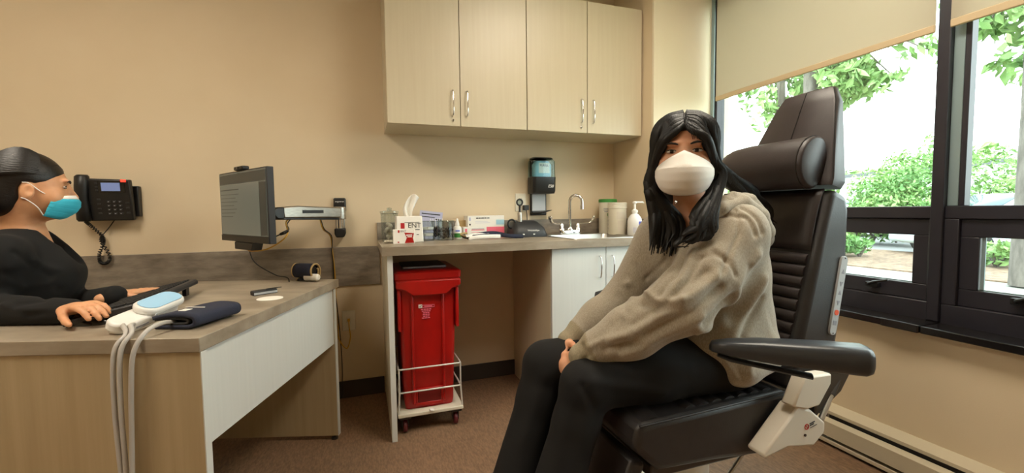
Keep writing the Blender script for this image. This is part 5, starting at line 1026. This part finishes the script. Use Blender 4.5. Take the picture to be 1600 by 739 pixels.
# her hair, combed back into a low knot
vk = Vol(O2-[.26, .26, .2], O2+[.24, .24, .18], .004)
vk.ell(H2(0, -.024, .030), np.array([.083, .104, .096])*.93, R2, .01); vk.ell(H2(0, -.075, -.04), np.array([.070, .058, .072])*.95, R2, .03); vk.ell(H2(0, -.165, -.055), np.array([.045, .042, .042]), R2, .02)
vk.ell(H2(0, .134, -.060), np.array([.088, .082, .118]), R2, .016, 's'); vk.ell(H2(-.08, .03, -.085), np.array([.05, .062, .090]), R2, .008, 's'); vk.ell(H2(.08, .03, -.085), np.array([.05, .062, .090]), R2, .008, 's')
for s in (-1, 1): vk.ell(H2(s*.085, -.012, -.026), np.array([.030, .026, .036]), R2, .008, 's')
hk = vpart('hair', vk.mesh(1), 'hair_brown', cl); mb = MB()
for s in (-1, 1):
    for i in range(22):
        f = i/21; a = .1+1.35*f; y0 = .076-.045*f; qq = math.sqrt(1-((y0+.024)/.106)**2); q0 = np.array([s*.083*math.sin(a)*qq, y0, .030+.096*math.cos(a)*qq]); q1 = np.array([s*.086*math.sin(a), -.03, .030+.099*math.cos(a)]); q2 = np.array([s*.070*math.sin(a), -.11, .012+.06*math.cos(a)]); q3 = np.array([s*.02*math.sin(a), -.155, -.045+.02*math.cos(a)])
        P = smoothpath([H2(*q) for q in (q0, q1, q2, q3)], 6); mb.tube(P, list(.0078*np.clip(np.linspace(.05, 3.5, len(P)), .05, 1)), 6, flat=(R2[:, 0], .5))
part('locks', mb, 'hair_brown', hk, world=True, smooth=70, kind='stuff')
# stool under her
so = thing('stool', 'round black office stool under the clinician at the desk', 'stool', (p2[0]-.01, p2[1], 0)); part('cushion', MB().lathe([(.17, .375), (.185, .39), (.185, .42), (.17, .432), (0, .435)], 28), 'leather', so, smooth=50); part('gas_column', MB().lathe([(.028, .07), (.028, .22), (.02, .23), (.02, .375)], 14), 'steel', so)
for k in range(5):
    a = 2*PI*k/5+.3; part('leg', MB().tube([(.02*math.cos(a), .02*math.sin(a), .085), (.25*math.cos(a), .25*math.sin(a), .065)], [.02, .013], 8), 'charcoal', so); part('caster', MB().cyl((.25*math.cos(a)-.012*math.sin(a), .25*math.sin(a)+.012*math.cos(a), .027), (.25*math.cos(a)+.012*math.sin(a), .25*math.sin(a)-.012*math.cos(a), .027), .027, n=14), 'rubber', so, bevel=.004)
# ------------------------------------------------------------------ outside the window
def gz(x): return -.06
st_o = part('ground', bx(2.4, 90, -45, 60, -.30, -.22), 'lawn', kind='structure')
part('pavement', bx(4.0, 9.2, -20, 30, -.22, -.10), 'paving', kind='structure'); part('planting_bed', bx(9.22, 13.2, -20, 30, -.22, -.08), 'mulch', kind='structure'); part('car_park', bx(13.5, 40, -20, 60, -.22, -.12), 'asphalt', kind='structure')
def away(u, v, dist): d = ray(u, v); return CC+d/math.hypot(d[0], d[1])*dist
def leafmesh(cs, size, M=None):
    n = len(cs); A = rng.normal(size=(n, 3)); A /= np.linalg.norm(A, axis=1)[:, None]; B = rng.normal(size=(n, 3)); B -= A*(A*B).sum(1)[:, None]; B /= np.linalg.norm(B, axis=1)[:, None]
    s = size*(.6+.8*rng.random((n, 1))); C_ = np.cross(A, B)*.12; V = np.stack([cs-A*s, cs+B*s*.45+C_*s, cs+A*s, cs-B*s*.45+C_*s], 1).reshape(-1, 3)
    mb = MB(); mb.v = V.tolist(); mb.f = [[4*i, 4*i+1, 4*i+2, 4*i+3] for i in range(n)]; mb.mi = [0]*n; return mb
def cloud(c, r, n, k=6):
    out = []
    for _ in range(k):
        o = np.array(c)+rng.normal(size=3)*np.array(r)*.45; q = rng.normal(size=(n//k, 3)); q /= np.linalg.norm(q, axis=1)[:, None]; out.append(o+q*np.array(r)*.55*(rng.random((len(q), 1))**.25))
    return np.vstack(out)
def shrub(u, dist, h, wd, mt, label, n=1500, size=.09, z0=-.08):
    dist *= 1.27; h *= 1.27; wd *= 1.2; size *= 1.2; p = away(u, 330, dist); t = thing('shrub', label, 'shrub', (p[0], p[1], z0), group='shrubs beyond the window')
    cs = cloud((p[0], p[1], z0+h*.42), (wd, wd, h*.42), n); cs = cs[cs[:, 2] > z0+.03]
    part('leaves', leafmesh(cs, size), mt, t, world=True, smooth=0, kind='stuff')
    m = MB()
    for k in range(4): a = k*1.6; m.tube([(p[0], p[1], z0), (p[0]+.3*wd*math.cos(a), p[1]+.3*wd*math.sin(a), z0+h*.5)], [.03, .012], 6)
    part('stems', m, 'bark', t, world=True)
def tree(u, dist, r, h, crown, mt, label, n=900, size=.085, lean=0):
    dist *= 1.6; r *= 1.4; h *= 1.5; size *= 1.45; crown = [(a, b, c_*1.5, n_) for a, b, c_, n_ in crown]; p = away(u, 330, dist); z0 = -.08; t = thing('tree', label, 'tree', (p[0], p[1], z0), group='trees beyond the window')
    m = MB(); P = [(p[0], p[1], z0), (p[0]+lean*.3, p[1], z0+h*.33), (p[0]+lean*.5, p[1]+.05, z0+h*.66), (p[0]+lean, p[1], z0+h)]; m.tube(smoothpath(P, 5), list(np.linspace(r*1.25, r*.55, 16)), 12); part('trunk', m, 'bark', t, world=True, smooth=60)
    cs = []; br = MB()
    for (cu, cv, cr, nn) in crown:
        c_ = away(cu, cv, dist-.2+.6*random.random()); cs.append(cloud(c_, (cr, cr, cr*.8), nn, 5)); br.tube(smoothpath([P[2] if c_[2] > 2 else P[1], ((np.array(P[2])+c_)/2+np.array([0, 0, .15])), c_], 4), list(np.linspace(.04, .010, 9)), 6)
    part('branches', br, 'bark', t, world=True); part('leaves', leafmesh(np.vstack(cs), size), mt, t, world=True, smooth=0, kind='stuff')
tree(1216, 7.5, .075, 4.6, [(1195, 165, .28, 60), (1240, 118, .35, 140), (1215, 180, .25, 60), (1160, 140, .3, 50), (1190, 90, .5, 150), (1230, 60, .6, 200)], 'foliage', 'slim tree outside behind the headrest with thin leafy twigs', lean=.1)
tree(1266, 7.2, .115, 5.2, [(1300, 125, .35, 150), (1335, 112, .33, 170), (1370, 105, .33, 130), (1322, 155, .22, 80), (1395, 118, .2, 45), (1290, 100, .4, 150), (1452, 78, .18, 22), (1300, 60, .6, 200), (1400, 40, .5, 160), (1180, 100, .3, 50)], 'foliage', 'broad tree outside whose leafy boughs hang below the blind', lean=-.1)
tree(1612, 6.0, .11, 5.0, [(1520, 55, .25, 70), (1545, 40, .3, 110), (1500, 70, .18, 30), (1590, -20, .5, 250), (1640, 20, .5, 250)], 'foliage', 'thick grey trunk outside at the edge of the window bay past the mullion')
sh = 'foliage', 'foliage_dark', 'foliage_lime'
for u, d, h, wd, mt, lb in ((1335, 14.5, 1.5, .9, 2, 'pale lime shrub outside next to the headrest'), (1366, 14.2, 1.75, .9, 0, 'rounded mid green shrub outside between two taller ones'), (1402, 14.6, 2.75, .95, 0, 'tallest green shrub outside, left of the mullion'), (1440, 14.0, 2.5, .85, 1, 'dark green shrub outside against the mullion'),
    (1518, 16.5, 2.9, 1.3, 0, 'big green shrub outside just past the mullion'), (1556, 17, 1.7, 1.2, 2, 'low lime hedge shrub outside in front of the pale building'), (1592, 17, 2.0, 1.2, 2, 'lime shrub outside behind the parked car by the thick trunk'), (1150, 10.5, 1.9, .9, 0, 'green shrub outside near the window jamb'), (1190, 10.8, 1.7, .9, 2, 'lime shrub outside behind the chair headrest'), (1250, 11, 1.6, .9, 0, 'green shrub outside hidden mostly by the chair back')):
    shrub(u, d, h, wd, sh[mt], lb, 3200, .06)
for u, d, h, wd, mt, lb in ((1345, 10.2, .42, .4, 1, 'small dark ground plant outside on the mulch, left of the mullion'), (1562, 9.6, .45, .45, 0, 'small green ground plant seen through the low pane')): shrub(u, d, h, wd, sh[mt], lb, 500, .06)
for u, d, r, lb in ((1555, 60, 5, 'distant leafy tree beyond the pale building'), (1602, 58, 5.5, 'distant bright green tree beside the thick trunk'), (1340, 60, 3.5, 'distant tree line far behind the lime shrub')):
    p = away(u, 330, d); t = thing('distant_tree', lb, 'tree', (p[0], p[1], -.2), group='distant trees'); cs = cloud((p[0], p[1], 3.4), (r, r, r*.62), 1800, 8); part('leaves', leafmesh(cs[cs[:, 2] > 0], .4), 'foliage', t, world=True, smooth=0, kind='stuff'); part('trunk', MB().cyl((p[0], p[1], -.2), (p[0], p[1], 2.3), .22, .15), 'bark', t, world=True)
def car(u, d, yaw, mt, label):
    p = away(u, 330, d); M = Matrix.Translation((p[0], p[1], -.12)) @ Matrix.Rotation(yaw, 4, 'Z'); t = thing('car', label, 'car', M=M, group='parked cars')
    prof = [(-2.2, .30), (-2.25, .62), (-2.15, .86), (-1.55, .95), (-.85, 1.43), (.45, 1.47), (1.15, 1.02), (1.95, .88), (2.2, .70), (2.22, .30)]
    part('body', MB().prism(prof, -.88, .88), mt, t, bevel=.09, seg=3)
    for s in (-1, 1):
        part('side_window', MB().prism([(-1.25, .98), (-.75, 1.36), (.40, 1.39), (.92, 1.03)], s*.875, s*.893), 'car_glass', t)
        for x in (-1.35, 1.4): part('wheel', MB().cyl((x, s*.70, .32), (x, s*.90, .32), .32, n=20), 'tyre', t, bevel=.03)
    q = MB(); q.add([(.52, -.70, 1.455), (.52, .70, 1.455), (1.13, .76, 1.055), (1.13, -.76, 1.055)], [(0, 1, 2, 3)]); part('windscreen', q, 'car_glass', t, solid=.02); q = MB(); q.add([(-.90, .70, 1.425), (-.90, -.70, 1.425), (-1.5, -.74, 1.0), (-1.5, .74, 1.0)], [(0, 1, 2, 3)]); part('rear_window', q, 'car_glass', t, solid=.02)
car(1600, 15.5, 2.55, 'car_paint', 'pale blue parked car outside by the thick tree trunk'); car(1338, 23, 2.6, 'car_paint', 'pale blue parked car outside half hidden by shrubs near the chair'); car(1420, 24.5, 2.6, 'car_paint_white', 'white parked car outside behind the tall shrubs')
p = away(1570, 330, 42); q = away(1380, 330, 48); bl = thing('building', 'low pale grey flat-roofed building far outside the window', 'building', (p[0], p[1], -.2))
dr = math.atan2(-(p-q)[0], (p-q)[1]); M = Matrix.Translation((p[0], p[1], -.2)) @ Matrix.Rotation(math.atan2((q-p)[1], (q-p)[0]), 4, 'Z')
part('wall', MB().box(-9, 14, -4, 0, 0, 4.0, M), 'facade', bl, world=True); part('roof_edge', MB().box(-9.1, 14.1, -4.1, .1, 4.001, 4.25, M), 'roof_edge', bl, world=True); part('rooftop_unit', MB().box(-1.2, 1.0, -3, -1.2, 4.251, 5.1, M), 'facade', bl, world=True, bevel=.05)
for x in (-3.5, 2.5, 6): part('window', MB().box(x, x+.8, -4.03, -4.0, 1.2, 2.2, M), 'car_glass', bl, world=True)
